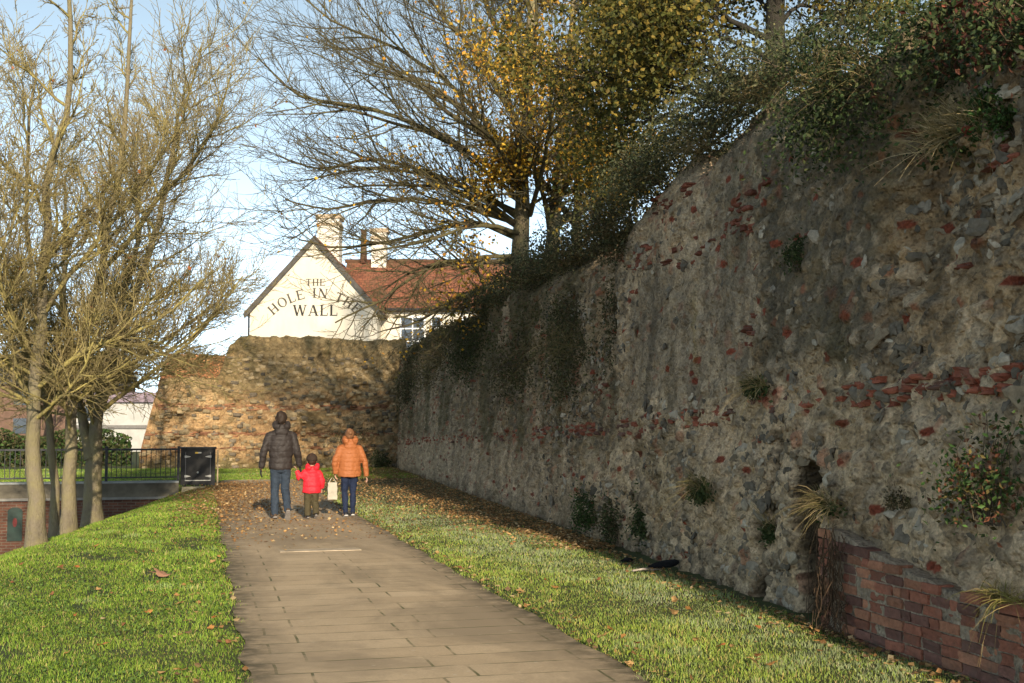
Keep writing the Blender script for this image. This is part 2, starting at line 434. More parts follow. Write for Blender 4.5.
t = NT('flint_rubble')
a = t.attr('col').outputs['Color']
nf = t.noise(38, 5, 0.7); nm = t.noise(9, 5, 0.65)
sp = t.n('TexVoronoi', {'Vector': t.co(), 'Scale': 26.0}, feature='F1')
pit = t.ramp(sp.outputs['Distance'], [(0.1, 1), (0.55, 0)])
c = t.mix(1.0, a, t.ramp(nf, [(0.25, 0.55), (0.75, 1.5)]), 'MULTIPLY')
c = t.mix(1.0, c, t.ramp(nm, [(0.3, 0.75), (0.7, 1.25)]), 'MULTIPLY')
chip = t.ramp(t.n('TexVoronoi', {'Vector': t.co(), 'Scale': 17.0}).outputs['Color'], [(0.60, 0.0), (0.66, 0.55)])
c = t.mix(t.math('MULTIPLY', chip, pit), c, (0.05, 0.046, 0.04))
t.bump(t.math('ADD', t.math('MULTIPLY', nf, 0.7), t.math('MULTIPLY', pit, 0.6)), 1.0, 0.035)
M_rub = t.out(c, 0.92)

s_ax = list(np.arange(-14, 3.2, 0.25))+[3.2]
while s_ax[-1] < 48.2:
    s = s_ax[-1]; s_ax.append(s+(0.0185 if s < 12 else 0.0185+0.004*(s-12)))
s_ax = np.array(s_ax); nz = 300
tz = np.linspace(0, 1, nz)
Hs = wall_H(s_ax)
S = np.repeat(s_ax[:, None], nz, 1); Z = -0.15+tz[None, :]*(Hs[:, None]+0.15)
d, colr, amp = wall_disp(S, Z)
top = sstep(0.0, 1.0, np.clip((Z-(Hs[:, None]-0.45))/0.45, 0, 1))
X = wall_x(S)+0.05*Z-d+0.30*top
V = np.stack([X, S, Z], -1)
# weathered top running back to the upper ground
k = 14
back = np.linspace(0.06, 1.9, k)[None, :]*np.ones((len(s_ax), 1))
TS = np.repeat(s_ax[:, None], k, 1)
TX = X[:, -1:]+back
TZ = Hs[:, None]+0.30*(fbm(TS*2.2, TX*2.2, 81, 4)-0.5)*2*np.minimum(back*4, 1)+0.25*np.minimum(back, 1)
TZ[:, -1] = np.minimum(4.0, Hs-0.3)
tcol = np.array([0.05, 0.048, 0.022])*np.ones((len(s_ax), k, 1))*(0.6+0.8*fbm(TS*6, TX*6, 83, 3))[..., None]
VV = np.concatenate([V, np.stack([TX, TS, TZ], -1)], 1); CC = np.concatenate([colr, tcol], 1)
# square end faces
q = grid_quads(len(s_ax), nz+k)[:, ::-1]
Va = VV.reshape(-1, 3); Ca = CC.reshape(-1, 3)
endV = []; endF = []
e0 = VV[0].copy(); m = len(e0); cen = np.array([[wall_x(-14)+1.5, -14, 0.0]])
nb = len(Va)
Va = np.vstack([Va, cen]); Ca = np.vstack([Ca, [[0.1, 0.09, 0.07]]])
tri = np.stack([np.full(m-1, nb), np.arange(m-1), np.arange(1, m)], -1)
wall = thing('ancient_wall', 'long ancient flint and rubble wall with red brick courses standing in shade along the right of the path', 'wall', (0, 0, 0))
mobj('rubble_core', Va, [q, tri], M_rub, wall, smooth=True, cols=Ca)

# --- rounded block template used for bricks and flints
def block_template(n=3, p=0.45):
    bm = bmesh.new(); bmesh.ops.create_cube(bm, size=2.0)
    bmesh.ops.subdivide_edges(bm, edges=bm.edges[:], cuts=n-1, use_grid_fill=True)
    V = np.array([v.co[:] for v in bm.verts]); F = np.array([[v.index for v in f.verts] for f in bm.faces]); bm.free()
    Sx = V/np.linalg.norm(V, axis=1, keepdims=True)*1.25
    return V*(1-p)+Sx*p, F
def ico_template(sub=2):
    bm = bmesh.new(); bmesh.ops.create_icosphere(bm, subdivisions=sub, radius=1.0)
    V = np.array([v.co[:] for v in bm.verts]); F = np.array([[v.index for v in f.verts] for f in bm.faces]); bm.free()
    return V, F
BT = block_template(3, 0.30); IT = ico_template(2); IT1 = ico_template(1)
def scatter(tmpl, P, sc, rot, rough, cols, seed=0):
    """copies of a template: P (n,3), sc (n,3), rot (n,3,3), lumps of size rough"""
    r = np.random.default_rng(seed)
    TV, TF = tmpl; n = len(P); m = len(TV)
    ph = r.random((n, 1, 3))*10; f = 1.6
    lump = np.sin(TV[None]*f*2.1+ph*7)[..., [1, 2, 0]]*np.cos(TV[None]*f*1.3+ph*3)[..., [2, 0, 1]]
    v = TV[None]*(1+rough*lump.sum(-1, keepdims=True))+rough*0.5*r.normal(0, 0.35, (n, m, 3))
    v = v*sc[:, None, :]
    v = np.einsum('nij,nmj->nmi', rot, v)+P[:, None, :]
    F = (TF[None]+np.arange(n)[:, None, None]*m).reshape(-1, TF.shape[1])
    C = np.repeat(cols[:, None, :], m, 1)
    return v.reshape(-1, 3), F, C.reshape(-1, 3)
def rots(n, r, amt=0.2):
    a = r.normal(0, amt, (n, 3)); c, s = np.cos(a), np.sin(a); o = np.zeros(n); e = np.ones(n)
    Rx = np.stack([e, o, o, o, c[:, 0], -s[:, 0], o, s[:, 0], c[:, 0]], -1).reshape(n, 3, 3)
    Ry = np.stack([c[:, 1], o, s[:, 1], o, e, o, -s[:, 1], o, c[:, 1]], -1).reshape(n, 3, 3)
    Rz = np.stack([c[:, 2], -s[:, 2], o, s[:, 2], c[:, 2], o, o, o, e], -1).reshape(n, 3, 3)
    return Rz @ Ry @ Rx
def face_x(s, z):
    dd, _, _ = wall_disp(np.asarray(s, float)[:, None], np.asarray(z, float)[:, None])
    return wall_x(s)+0.05*z-dd[:, 0]

t = NT('old_red_brick')
a = t.attr('col').outputs['Color']; nf = t.noise(30, 5, 0.7); nm = t.noise(5, 4)
c = t.mix(1.0, a, t.ramp(nf, [(0.25, 0.6), (0.75, 1.4)]), 'MULTIPLY')
c = t.mix(t.ramp(nm, [(0.5, 0), (0.8, 0.55)]), c, (0.11, 0.095, 0.075))
t.bump(nf, 0.7, 0.012)
M_brick = t.out(c, 0.9)
t = NT('flint_stone')
a = t.attr('col').outputs['Color']; nf = t.noise(22, 5, 0.7)
c = t.mix(1.0, a, t.ramp(nf, [(0.25, 0.55), (0.75, 1.5)]), 'MULTIPLY')
t.bump(nf, 0.8, 0.015)
M_flint = t.out(c, 0.75)

r = np.random.default_rng(21)
P = []; SC = []; CO = []
def add_brick(s, z, L, Hh, out, col):
    P.append((s, z, out)); SC.append((0.11, L/2, Hh/2)); CO.append(col)
for cf, s0, s1, rows, dens in ((course1, 3.4, 47.3, (-1, 0, 1), 0.72), (course2, 14.5, 47, (-1, 0), 0.55)):
    for row in rows:
        s = s0+r.random()*0.2
        while s < s1:
            Lb = r.uniform(0.09, 0.24)
            z = float(cf(s))+row*0.075+r.normal(0, 0.014)
            n = float(fbm(np.array([s*1.1]), np.array([row*0.7+z*0.3]), 91, 3)[0])
            dn = dens+(0.16 if s < 8.6 else 0)
            keep = (r.random() < np.interp(s, [15, 24, 40], [1.0, 0.55, 0.45])) and n > (1-dn)*0.75+0.14+(0.10 if row in (-1, 2) else 0)+(0.05 if s > 15 else 0)
            if 8.6 < s < 14.6 and cf is course1: keep = keep and r.random() < (0.3 if s < 11 else 0.55)
            if keep:
                v = r.uniform(0.7, 1.25); cc = np.array([0.27, 0.085, 0.048])*v
                if r.random() < 0.2: cc = np.array([0.14, 0.075, 0.055])*v
                add_brick(s+Lb/2, z, Lb*0.9, r.uniform(0.042, 0.062), r.uniform(-0.03, 0.018), cc)
            s += Lb+r.uniform(0.005, 0.05)
# odd brick clusters seen on the near face
for (s0, z0, ns, nzr) in ((13.4, 4.30, 6, 4), (12.5, 4.32, 4, 3), (10.8, 3.72, 5, 6), (11.3, 3.62, 4, 3), (14.3, 3.75, 5, 5), (13.0, 3.55, 4, 3), (12.2, 3.5, 3, 3), (7.3, 4.5, 5, 4), (6.5, 4.7, 4, 3), (10.6, 2.55, 2, 4), (8.7, 2.75, 1, 2), (9.4, 3.2, 1, 2), (7.0, 2.75, 2, 2), (6.6, 3.3, 3, 2), (16.5, 2.2, 4, 3), (15.8, 1.9, 3, 4), (18, 2.4, 4, 2)):
    for _ in range(ns*nzr):
        if r.random() < 0.6:
            v = r.uniform(0.6, 1.2)
            add_brick(s0+r.normal(0, 0.13*ns/3), z0+r.integers(-nzr, nzr+1)*0.036, r.uniform(0.10, 0.24), r.uniform(0.04, 0.06), r.uniform(-0.03, 0.012), np.array([0.21, 0.07, 0.042])*v)
P = np.array(P); SC = np.array(SC); CO = np.array(CO)
fx = face_x(P[:, 0], P[:, 1])
pos = np.stack([fx+0.088-P[:, 2], P[:, 0], P[:, 1]], -1)
v, f, cc = scatter(BT, pos, SC, rots(len(P), r, 0.06), 0.13, CO, 4)
mobj('brick_course', v, [f], M_brick, wall, smooth=False, cols=cc)

# brick repair at the foot of the near wall
P = []; SC = []; CO = []
topz = lambda s: np.interp(s, [3.2, 6.2, 7.3, 7.9, 8.5, 8.75], [0.44, 0.46, 0.60, 0.70, 0.80, 0.80])
for row in range(13):
    z = 0.0+row*0.0755
    s = 3.3+(0.11 if row % 2 else 0.0)
    while s < 8.72:
        Lb = 0.215 if row % 2 else (0.215 if r.random() < 0.7 else 0.105)
        if z < topz(s)+r.normal(0, 0.03) and not (8.28 < s < 8.48 and z < 0.65):
            v_ = r.uniform(0.65, 1.2); k_ = r.random()
            base = (0.155, 0.066, 0.042) if k_ < 0.55 else ((0.098, 0.052, 0.040) if k_ < 0.82 else (0.20, 0.10, 0.06))
            P.append((s+Lb/2, z, r.normal(-0.004, 0.009))); SC.append((0.055, Lb/2-0.006, 0.0325)); CO.append(np.array(base)*v_*np.array([1.75, 1.55, 1.5]))
        s += Lb+0.010
P = np.array(P); SC = np.array(SC); CO = np.array(CO)
plane = wall_x(P[:, 0])-0.16+0.02*np.sin(P[:, 0]*3)
pos = np.stack([plane+0.03-P[:, 2], P[:, 0], P[:, 1]], -1)
BTs = block_template(3, 0.04)
v, f, cc = scatter(BTs, pos, SC, rots(len(P), r, 0.025), 0.05, CO, 5)
mobj('brick_repair', v, [f], M_brick, wall, smooth=False, cols=cc)
# mortar bed of the repair
ss = np.linspace(3.25, 8.70, 160); zz = np.linspace(-0.15, 1.0, 34)
MS, MZ = np.meshgrid(ss, zz, indexing='ij'); MZ = np.minimum(MZ, topz(MS)+0.05*(fbm(MS*5, MS*0, 66, 3)-0.5))
MX = wall_x(MS)-0.16+0.02*np.sin(MS*3)-0.012+0.018*(fbm(MS*12, MZ*12, 67, 3)-0.3)
MX[:, -1] += 0.20; MX[:, -2] += 0.03
mc = np.array([0.36, 0.28, 0.20])*(0.55+0.7*fbm(MS*3, MZ*3, 68, 4))[..., None]
mobj('mortar_bed', np.stack([MX, MS, MZ], -1).reshape(-1, 3), [grid_quads(160, 34)[:, ::-1]], M_rub, wall, smooth=True, cols=mc.reshape(-1, 3))

# loose faced flints standing proud of the mortar
n = 8500
fs = 3.4+(r.random(n)**1.35)*17; fz = r.random(n)*(wall_H(fs)-0.65)
A, B, C, E, E2 = [x[:, 0] for x in wall_zones(fs[:, None], fz[:, None])]
D = np.clip(1-A-B-C-E-E2, 0, 1)
cl = fbm(fs*1.2, fz*1.6, 95, 3)
keep = (r.random(n) < (0.07*A+0.16*B+1.0*C+0.62*D+0.75*E+0.35*E2)*sstep(0.32, 0.58, cl)*1.25) & ~((fs < 8.95) & (fz < topz(fs)+0.05)) & ~((np.abs(fs-9.22) < 0.34) & (fz < 1.3))
fs, fz = fs[keep], fz[keep]; n = len(fs)
k_ = r.random((n, 1)); v_ = r.uniform(0.65, 1.3, (n, 1))
cc = np.where(k_ < 0.34, [[0.125, 0.104, 0.076]], np.where(k_ < 0.68, [[0.20, 0.155, 0.10]], np.where(k_ < 0.93, [[0.33, 0.28, 0.21]], [[0.24, 0.17, 0.10]])))*v_
sz = np.exp(r.normal(math.log(0.042), 0.42, n)); sz = np.clip(sz, 0.016, 0.078)
sc = np.stack([sz*0.40, sz*r.uniform(0.8, 1.5, n), sz*r.uniform(0.6, 1.0, n)], -1)
pos = np.stack([face_x(fs, fz)+0.20*sz, fs, fz], -1)
v, f, c3 = scatter(IT, pos, sc, rots(n, r, 0.30), 0.30, cc, 6)
mobj('flint_facing', v, [f], M_flint, wall, smooth=False, cols=c3)
print('wall', len(Va), 'flints', n)

# ------------------------------------------------------------------ cross wall at the end of the path
def far_top(x):
    return np.interp(x, [-2.35, -2.25, -1.75, -1.6, -0.7, 0.45, 0.62, 0.95, 1.35, 2.2, 3.5, 5, 6, 7, 8.2], [0.2, 0.8, 2.9, 3.42, 3.5, 3.5, 3.7, 4.75, 5.1, 5.12, 5.18, 5.16, 5.05, 5.1, 5.15])+0.07*(fbm(np.asarray(x)*2.5, np.asarray(x)*0, 17, 3)-0.5)*2
FX0, FX1, FY = -2.32, 7.9, 47.5
xa = np.linspace(FX0, FX1, 300); nz = 150
Ht = far_top(xa); FXX = np.repeat(xa[:, None], nz, 1); FZ = -0.15+np.linspace(0, 1, nz)[None, :]*(Ht[:, None]+0.15)
big = fbm(FXX*0.5, FZ*0.7, 150, 4)-0.5; mid = fbm(FXX*1.8, FZ*1.8, 151, 4)-0.5; fin = fbm(FXX*6, FZ*6, 152, 3)-0.5
f1, f2, idn = worley(FXX*3.6+mid, FZ*6.5, 33)
g1, g2, idg = worley(FXX*7+mid, FZ*11, 35)
st = sstep(0.05, 0.3, f2-f1)*(idn[..., 0] > 0.35); sg = sstep(0.05, 0.3, g2-g1)*(idg[..., 0] > 0.45)
dd = 0.22*big+0.22*mid+0.10*fin+0.06*st+0.03*sg
step = sstep(3.0, 3.5, FZ)*0.25          # the upper part sits back
hol = -0.30*sstep(0.60, 0.80, fbm(FXX*1.1+3, FZ*1.6, 155, 4))
FYY = FY-dd-hol+0.06*FZ+step
def c(*v): return np.array(v)[None, None, :]
m1 = sstep(0.3, 0.7, fbm(FXX*1.5, FZ*1.1, 160, 5))[..., None]
colr = c(0.42, 0.31, 0.17)*(1-m1)+c(0.29, 0.205, 0.11)*m1
k_ = idn[..., 1:2]; sc_ = np.where(k_ < 0.3, c(0.15, 0.12, 0.08), np.where(k_ < 0.75, c(0.29, 0.21, 0.115), c(0.34, 0.28, 0.18)))*(0.75+0.5*idn[..., 2:3])
colr = colr*(1-0.32*st[..., None])+sc_*0.32*st[..., None]
sc_ = np.where(idg[..., 1:2] < 0.35, c(0.16, 0.11, 0.07), c(0.36, 0.28, 0.17))*(0.7+0.6*idg[..., 2:3])
colr = colr*(1-0.4*sg[..., None])+sc_*0.4*sg[..., None]
for zc, wd, am in ((2.35, 0.10, 0.55), (1.35, 0.07, 0.35), (0.75, 0.06, 0.25), (3.0, 0.06, 0.25), (4.35, 0.08, 0.3)):
    band = np.exp(-((FZ-zc-0.15*mid)/wd)**2)*sstep(0.35, 0.6, fbm(FXX*1.3, FZ*4+zc, 171, 4))*am
    colr = colr*(1-band[..., None])+c(0.27, 0.12, 0.065)*band[..., None]
colr = colr*np.array([1.10, 0.97, 0.86])*1.06
redend = (sstep(0.0, 0.5, -1.7-FXX)+0.5*sstep(7.0, 7.7, FXX))*0.5*sstep(0.35, 0.6, fbm(FXX*4, FZ*6, 172, 3))
colr = colr*(1-redend[..., None])+c(0.30, 0.12, 0.06)*redend[..., None]
up = (sstep(2.5, 3.5, FZ+0.9*mid*2)*0.85)[..., None]        # turfy weathered upper half
bt = c(0.25, 0.185, 0.09)*(0.6+0.8*fbm(FXX*7, FZ*7, 173, 4))[..., None]
colr = colr*(1-up)+bt*up
stn = (sstep(0.58, 0.75, fbm(FXX*1.2, FZ*1.0+9, 174, 5))*0.7)[..., None]
colr = colr*(1-stn)+c(0.13, 0.105, 0.05)*stn
lowg = ((1-sstep(0.1, 0.7, FZ+0.6*mid))*0.7)[..., None]
colr = colr*(1-lowg)+c(0.10, 0.095, 0.035)*lowg
k = 8; bk = np.linspace(0.08, 1.5, k)[None, :]*np.ones((300, 1))
TXX = np.repeat(xa[:, None], k, 1); TYY = FYY[:, -1:]+bk
TZ = Ht[:, None]+0.12*(fbm(TXX*3, TYY*3, 181, 3)-0.5)*2+0*bk; TZ[:, -1] = -0.1
VV = np.concatenate([np.stack([FXX, FYY, FZ], -1), np.stack([TXX, TYY, TZ], -1)], 1)
tc = np.concatenate([colr, np.ones((300, k, 3))*c(0.12, 0.095, 0.05)], 1)
fw_ = thing('ruined_cross_wall', 'sunlit golden rubble wall with stepped broken top closing the end of the path', 'wall')
nn = nz+k; V_ = VV.reshape(-1, 3)
V_ = np.vstack([V_, [[FX0+0.1, FY+0.8, 0]]])
tri = np.stack([np.full(nn-1, len(V_)-1), np.arange(1, nn), np.arange(nn-1)], -1)
mobj('rubble_core', V_, [grid_quads(300, nn), tri], M_rub, fw_, smooth=True, cols=np.vstack([tc.reshape(-1, 3), [[0.2, 0.15, 0.1]]]))
# tile courses and stones proud of the face
n = 1000
bx_ = r.uniform(FX0+0.1, 7.5, n); bz_ = r.random(n)*4.4
isb = r.random(n) < 0.25
bz_ = np.where(isb, np.choose(r.integers(0, 5, n), [2.30, 2.42, 1.36, 0.78, 1.30])+r.normal(0, 0.03, n), bz_)
ok = bz_ < far_top(bx_)-0.3
bx_, bz_, isb = bx_[ok], bz_[ok], isb[ok]; n = len(bx_)
ix = np.clip(((bx_-FX0)/(FX1-FX0)*299).astype(int), 0, 299)
iz = np.clip(((bz_+0.15)/(Ht[ix]+0.15)*149).astype(int), 0, 149)
pos = np.stack([bx_, FYY[ix, iz]+0.035, bz_], -1)
sc = np.where(isb[:, None], np.stack([r.uniform(0.10, 0.2, n), np.full(n, 0.05), np.full(n, 0.024)], -1), np.stack([r.uniform(0.06, 0.15, n), np.full(n, 0.06), r.uniform(0.04, 0.08, n)], -1))
k_ = r.random((n, 1)); cc = np.where(isb[:, None], np.array([[0.25, 0.115, 0.06]]), np.where(k_ < 0.3, [[0.14, 0.11, 0.075]], [[0.30, 0.225, 0.125]]))*r.uniform(0.6, 1.2, (n, 1))
v, f, c3 = scatter(BT, pos, sc, rots(n, r, 0.06), 0.10, cc, 8)
mobj('facing_stones', v, [f], M_flint, fw_, smooth=True, cols=c3)
# ------------------------------------------------------------------ leaf and blade generators
M_leaf = leafy('leaf_green', 0.65, 0.30)
M_grass = leafy('grass_blade', 0.6, 0.35, 0.2)
M_dry = leafy('dry_leaf', 0.8, 0.25, 0.3)
M_stem = simple('woody_stem', (0.085, 0.065, 0.042), 0.9, 0.3, 12)

def leaf_mesh(P, size, cols, r, nrm=None, aspect=0.6, flat=0.0):
    """folded leaf of 4 points per entry"""
    n = len(P); size = np.broadcast_to(size, (n,))
    a = r.normal(0, 1, (n, 3)); a[:, 2] *= (1-flat); a /= np.linalg.norm(a, axis=1, keepdims=True)
    b = r.normal(0, 1, (n, 3)); b[:, 2] *= (1-flat); b -= (a*b).sum(1, keepdims=True)*a; b /= np.linalg.norm(b, axis=1, keepdims=True)+1e-6
    c = np.cross(a, b)
    L = size[:, None]; w = L*aspect*0.5
    v = np.stack([P-a*L*0.5, P+b*w+c*L*0.10, P+a*L*0.5, P-b*w+c*L*0.10], 1).reshape(-1, 3)
    k = np.arange(n)[:, None]*4
    f = np.concatenate([k+np.array([0, 1, 2]), k+np.array([0, 2, 3])], 0)
    return v, f, np.repeat(cols, 4, 0)

def blades(P, h, w, lean, cols, r, droop=0.5):
    """grass blades: base points, heights, widths, horizontal lean vectors"""
    n = len(P); h = h[:, None]; w = w[:, None]
    az = r.random(n)*2*np.pi; side = np.stack([np.cos(az), np.sin(az), 0*az], -1)
    upv = np.array([[0, 0, 1.0]])
    m = P+upv*h*0.6+lean*h*0.35
    t_ = P+upv*h*(1.0-droop*0.35*np.linalg.norm(lean, axis=1, keepdims=True))+lean*h*1.0
    v = np.stack([P-side*w*0.5, P+side*w*0.5, m+side*w*0.4, m-side*w*0.4, t_], 1).reshape(-1, 3)
    k = np.arange(n)[:, None]*5
    return v, k+np.array([0, 1, 2, 3]), k+np.array([3, 2, 4]), np.repeat(cols, 5, 0)

def in_view(X, Y, margin=0.06):
    D, u = fwd_uv(X, Y)
    return (D > 4.5) & (np.abs(u) < 0.427+margin+0.3/np.maximum(D, 1))

# ------------------------------------------------------------------ turf
r = np.random.default_rng(77)
def scatter_area(x0, x1, y0, y1, dens_near, dref=8.0, power=1.4, extra=1.0):
    out = []
    step = 1.0
    for y in np.arange(y0, y1, step):
        for x in np.arange(x0, x1, 1.0):
            D, u = fwd_uv(x+0.5, y+0.5)
            if D < 4 or abs(u) > 0.55: continue
            n = int(dens_near*min(1.0, (dref/D)**power)*extra)
            out.append(np.stack([x+r.random(n), y+r.random(n)], -1))
    P = np.concatenate(out); return P[in_view(P[:, 0], P[:, 1])]
def turf(name, P, kind):
    x, y = P[:, 0], P[:, 1]
    n = len(x); D, u = fwd_uv(x, y)
    f = np.clip(D/8.0, 1, 4.0)
    pat = fbm(x*0.8, y*0.8, 200, 4); pat2 = fbm(x*3, y*3, 201, 3)
    h = r.uniform(0.011, 0.038, n)*(0.45+1.3*pat2*pat*2)*np.where(kind == 1, 0.95, 1.0)*(1+0.10*(f-1)); w = r.uniform(0.0035, 0.006, n)*f**0.85
    lean = r.normal(0, 0.45, (n, 3)); lean[:, 2] = 0
    k_ = r.random((n, 1))
    g = np.where(k_ < 0.55, [[0.115, 0.195, 0.026]], np.where(k_ < 0.85, [[0.175, 0.250, 0.036]], [[0.27, 0.245, 0.09]]))
    g = g*np.array([[1.42, 1.36, 1.2]])*(0.55+0.95*pat[:, None])*(0.75+0.5*pat2[:, None])*r.uniform(0.75, 1.25, (n, 1))
    if kind == 1:
        # frost still lying in the strip by the wall
        wx = wall_x(y); fr = sstep(2.6, 1.0, 0)*0
        dist = wx-x
        band = np.exp(-((dist-np.interp(y, [6, 12, 18, 24, 32, 47], [0.5, 0.9, 1.6, 2.2, 2.3, 2.2]))/np.interp(y, [6, 14, 24, 40], [0.35, 0.6, 1.0, 1.2]))**2)
        fro = np.clip(band*(0.25+1.3*sstep(0.35, 0.65, pat2))*np.interp(y, [8, 15, 20, 30], [0.45, 0.7, 1, 0.8])+0.12+0.35*sstep(0.6, 0.75, pat2), 0, 0.55)*(r.random(n) < 0.8)
        g = g*(1-fro[:, None])+np.array([[0.30, 0.36, 0.29]])*fro[:, None]*r.uniform(0.7, 1.2, (n, 1))
        g = g*np.array([[1.22, 1.08, 1.0]])
    else:
        fro = 0.30*sstep(0.60, 0.72, pat2)*sstep(0.5, 0.62, fbm(x*0.5, y*0.5, 207, 3))*(r.random(n) < 0.7)
        g = g*(1-fro[:, None])+np.array([[0.36, 0.40, 0.30]])*fro[:, None]
    z = gz(x, y)-0.004
    v, q, t_, c_ = blades(np.stack([x, y, z], -1), h, w, lean, g, r)
    return tag(mobj(name, v, [q, t_], M_grass, cols=c_), kind='stuff')
P = scatter_area(-9, 1, 4, 33.2, 3400, 8.5, 1.35)
edgeL = 0.31+0.11*(fbm(P[:, 1]*2.2, P[:, 1]*0, 9, 4)-0.5)*2+0.15*r.normal(0, 0.5, len(P))
P = P[(P[:, 0] < edgeL) & (P[:, 0] > crest_x(P[:, 1])-1.6)]
P = P[r.random(len(P)) > 0.8*sstep(0.60, 0.74, fbm(P[:, 0]*1.9+7, P[:, 1]*1.1, 231, 4))]
turf('grass', P, 0); nL = len(P)
P = scatter_area(2, 8, 4.5, 47.2, 3400, 8.5, 1.35)
edgeR = 2.75+np.maximum(0, P[:, 1]-29)*0.3+0.09*(fbm(P[:, 1]*1.7, P[:, 1]*0+3, 12, 4)-0.5)*2-0.14*r.normal(0, 0.5, len(P))
P = P[(P[:, 0] > edgeR) & (P[:, 0] < wall_x(P[:, 1])-0.12)]
# thin where leaves lie deep
wd_ = wall_x(P[:, 1])-P[:, 0]; wl_ = np.interp(P[:, 1], [8, 14, 18, 22, 27, 32], [0.25, 0.4, 1.0, 2.1, 3.4, 5])
deep = 1-sstep(0.55, 1.15, wd_/wl_+0.5*(fbm(P[:, 0]*2, P[:, 1]*1.2, 222, 4)-0.5))
P = P[r.random(len(P)) > 0.97*np.clip(deep, 0, 1)]
turf('grass', P, 1); nR = len(P)
P = scatter_area(-9, 8, 34, 47.3, 1800, 12, 1.2)
P = P[((P[:, 1] > 37.3) | (P[:, 0] < 0.55)) & (P[:, 0] < wall_x(P[:, 1])-0.2)]
turf('grass', P, 0)
print('blades', nL, nR, len(P))

# low-growing clover patches in the near turf
P = scatter_area(-3, 1, 5, 16, 520, 8.5, 1.2); P = P[(P[:, 0] < 0.25)]
P = P[fbm(P[:, 0]*1.3, P[:, 1]*1.3, 211, 3) > 0.52]
n = len(P); zz = gz(P[:, 0], P[:, 1])+r.uniform(0.01, 0.035, n)
cc = np.array([[0.10, 0.165, 0.035]])*r.uniform(0.7, 1.4, (n, 1))
v, f, c3 = leaf_mesh(np.stack([P[:, 0], P[:, 1], zz], -1), r.uniform(0.015, 0.032, n), cc, r, aspect=0.95, flat=0.6)
tag(mobj('clover', v, [f], M_grass, cols=c3), kind='stuff')

# ------------------------------------------------------------------ fallen leaves
def leaf_cols(n, r):
    k_ = r.random((n, 1))
    return np.where(k_ < 0.38, [[0.34, 0.175, 0.065]], np.where(k_ < 0.72, [[0.46, 0.28, 0.11]], np.where(k_ < 0.86, [[0.19, 0.115, 0.06]], [[0.52, 0.38, 0.20]])))*r.uniform(0.6, 1.2, (n, 1))
def litter(P, smin, smax, name='fallen_leaves'):
    n = len(P); D, u = fwd_uv(P[:, 0], P[:, 1])
    zz = gz(P[:, 0], P[:, 1]); onp = (P[:, 0] > 0.3) & (P[:, 0] < 2.75+np.maximum(0, P[:, 1]-29)*0.3) & (P[:, 1] < 37)
    zz = np.where(onp, 0.012, zz+0.016)+r.uniform(0, 0.03, n)
    v, f, c3 = leaf_mesh(np.stack([P[:, 0], P[:, 1], zz], -1), r.uniform(smin, smax, n), leaf_cols(n, r), r, aspect=0.75, flat=0.88)
    return v, f, c3
parts = []
n = 12000   # along the left edge of the path, spilling on to the tarmac
y = 35-np.abs(r.normal(0, 1, n))*9; x = np.where(r.random(n) < 0.5, r.normal(0.15, 0.45, n), 0.3+np.abs(r.normal(0, 0.9, n)))
ok = (y > 15) & (r.random(n) < sstep(14, 25, y)) & in_view(x, y); parts.append(np.stack([x, y], -1)[ok])
n = 26000  # heaped between path and wall
y = 15+32*r.random(n)**1.25; x = wall_x(y)-0.1-np.abs(r.normal(0, 1, n))*np.interp(y, [15, 22, 30, 47], [0.4, 1.15, 2.1, 2.8])
ok = (x > 1.2) & (r.random(n) < np.interp(y, [15, 21, 26], [0.3, 0.8, 1.0])) & in_view(x, y); parts.append(np.stack([x, y], -1)[ok])
n = 6500
y = 36-19*r.random(n)**1.4; x = r.uniform(0.4, 3.4, n); ok = r.random(n) < 0.55; parts.append(np.stack([x, y], -1)[ok])
n = 900    # foot of the near wall
y = r.uniform(6, 17, n); x = wall_x(y)-0.22-np.abs(r.normal(0, 0.22, n)); parts.append(np.stack([x, y], -1))
n = 260
y = r.uniform(6, 20, n); x = 2.75+np.abs(r.normal(0, 0.12, n)); parts.append(np.stack([x, y], -1))
n = 420
y = r.uniform(6, 30, n); x = 0.3-np.abs(r.normal(0, 0.5, n)); parts.append(np.stack([x, y], -1))
P = np.concatenate(parts)
v, f, c3 = litter(P, 0.028, 0.066)
tag(mobj('fallen_leaves', v, [f], M_dry, cols=c3), kind='stuff')

# single leaves that can be told apart on the near grass and paving
def leaf_shape(seed, L):
    rr = np.random.default_rng(seed)
    a = np.linspace(0, 2*np.pi, 15)[:-1]
    rad = 0.5*(0.62+0.38*np.abs(np.cos(2.5*a)))*rr.uniform(0.85, 1.1, 14)
    V = np.stack([rad*np.cos(a)*1.15, rad*np.sin(a)*0.8, 0.10*np.sin(2*a+seed)+0.28*rad**2], -1)*L
    V = np.vstack([V, [[0, 0, -0.02*L]], [[-0.55*L, 0.01*L, 0.05*L]], [[-0.85*L, 0.05*L, 0.03*L]], [[-0.85*L, 0.035*L, 0.03*L]]])
    t_ = [[14, i, (i+1) % 14] for i in range(14)]+[[15, 16, 17], [14, 15, 17]]
    return V, t_
leaf_meshes = []
for k_, (L, cc) in enumerate(((0.085, (0.36, 0.13, 0.04)), (0.10, (0.42, 0.20, 0.06)), (0.075, (0.24, 0.10, 0.045)), (0.11, (0.46, 0.27, 0.11)))):
    V, t_ = leaf_shape(k_, L*0.8)
    leaf_meshes.append(mesh_data('fallen_leaf', V, [np.array(t_)], M_dry, cols=np.ones((len(V), 3))*np.array(cc)))
rr = np.random.default_rng(8); cnt = 0
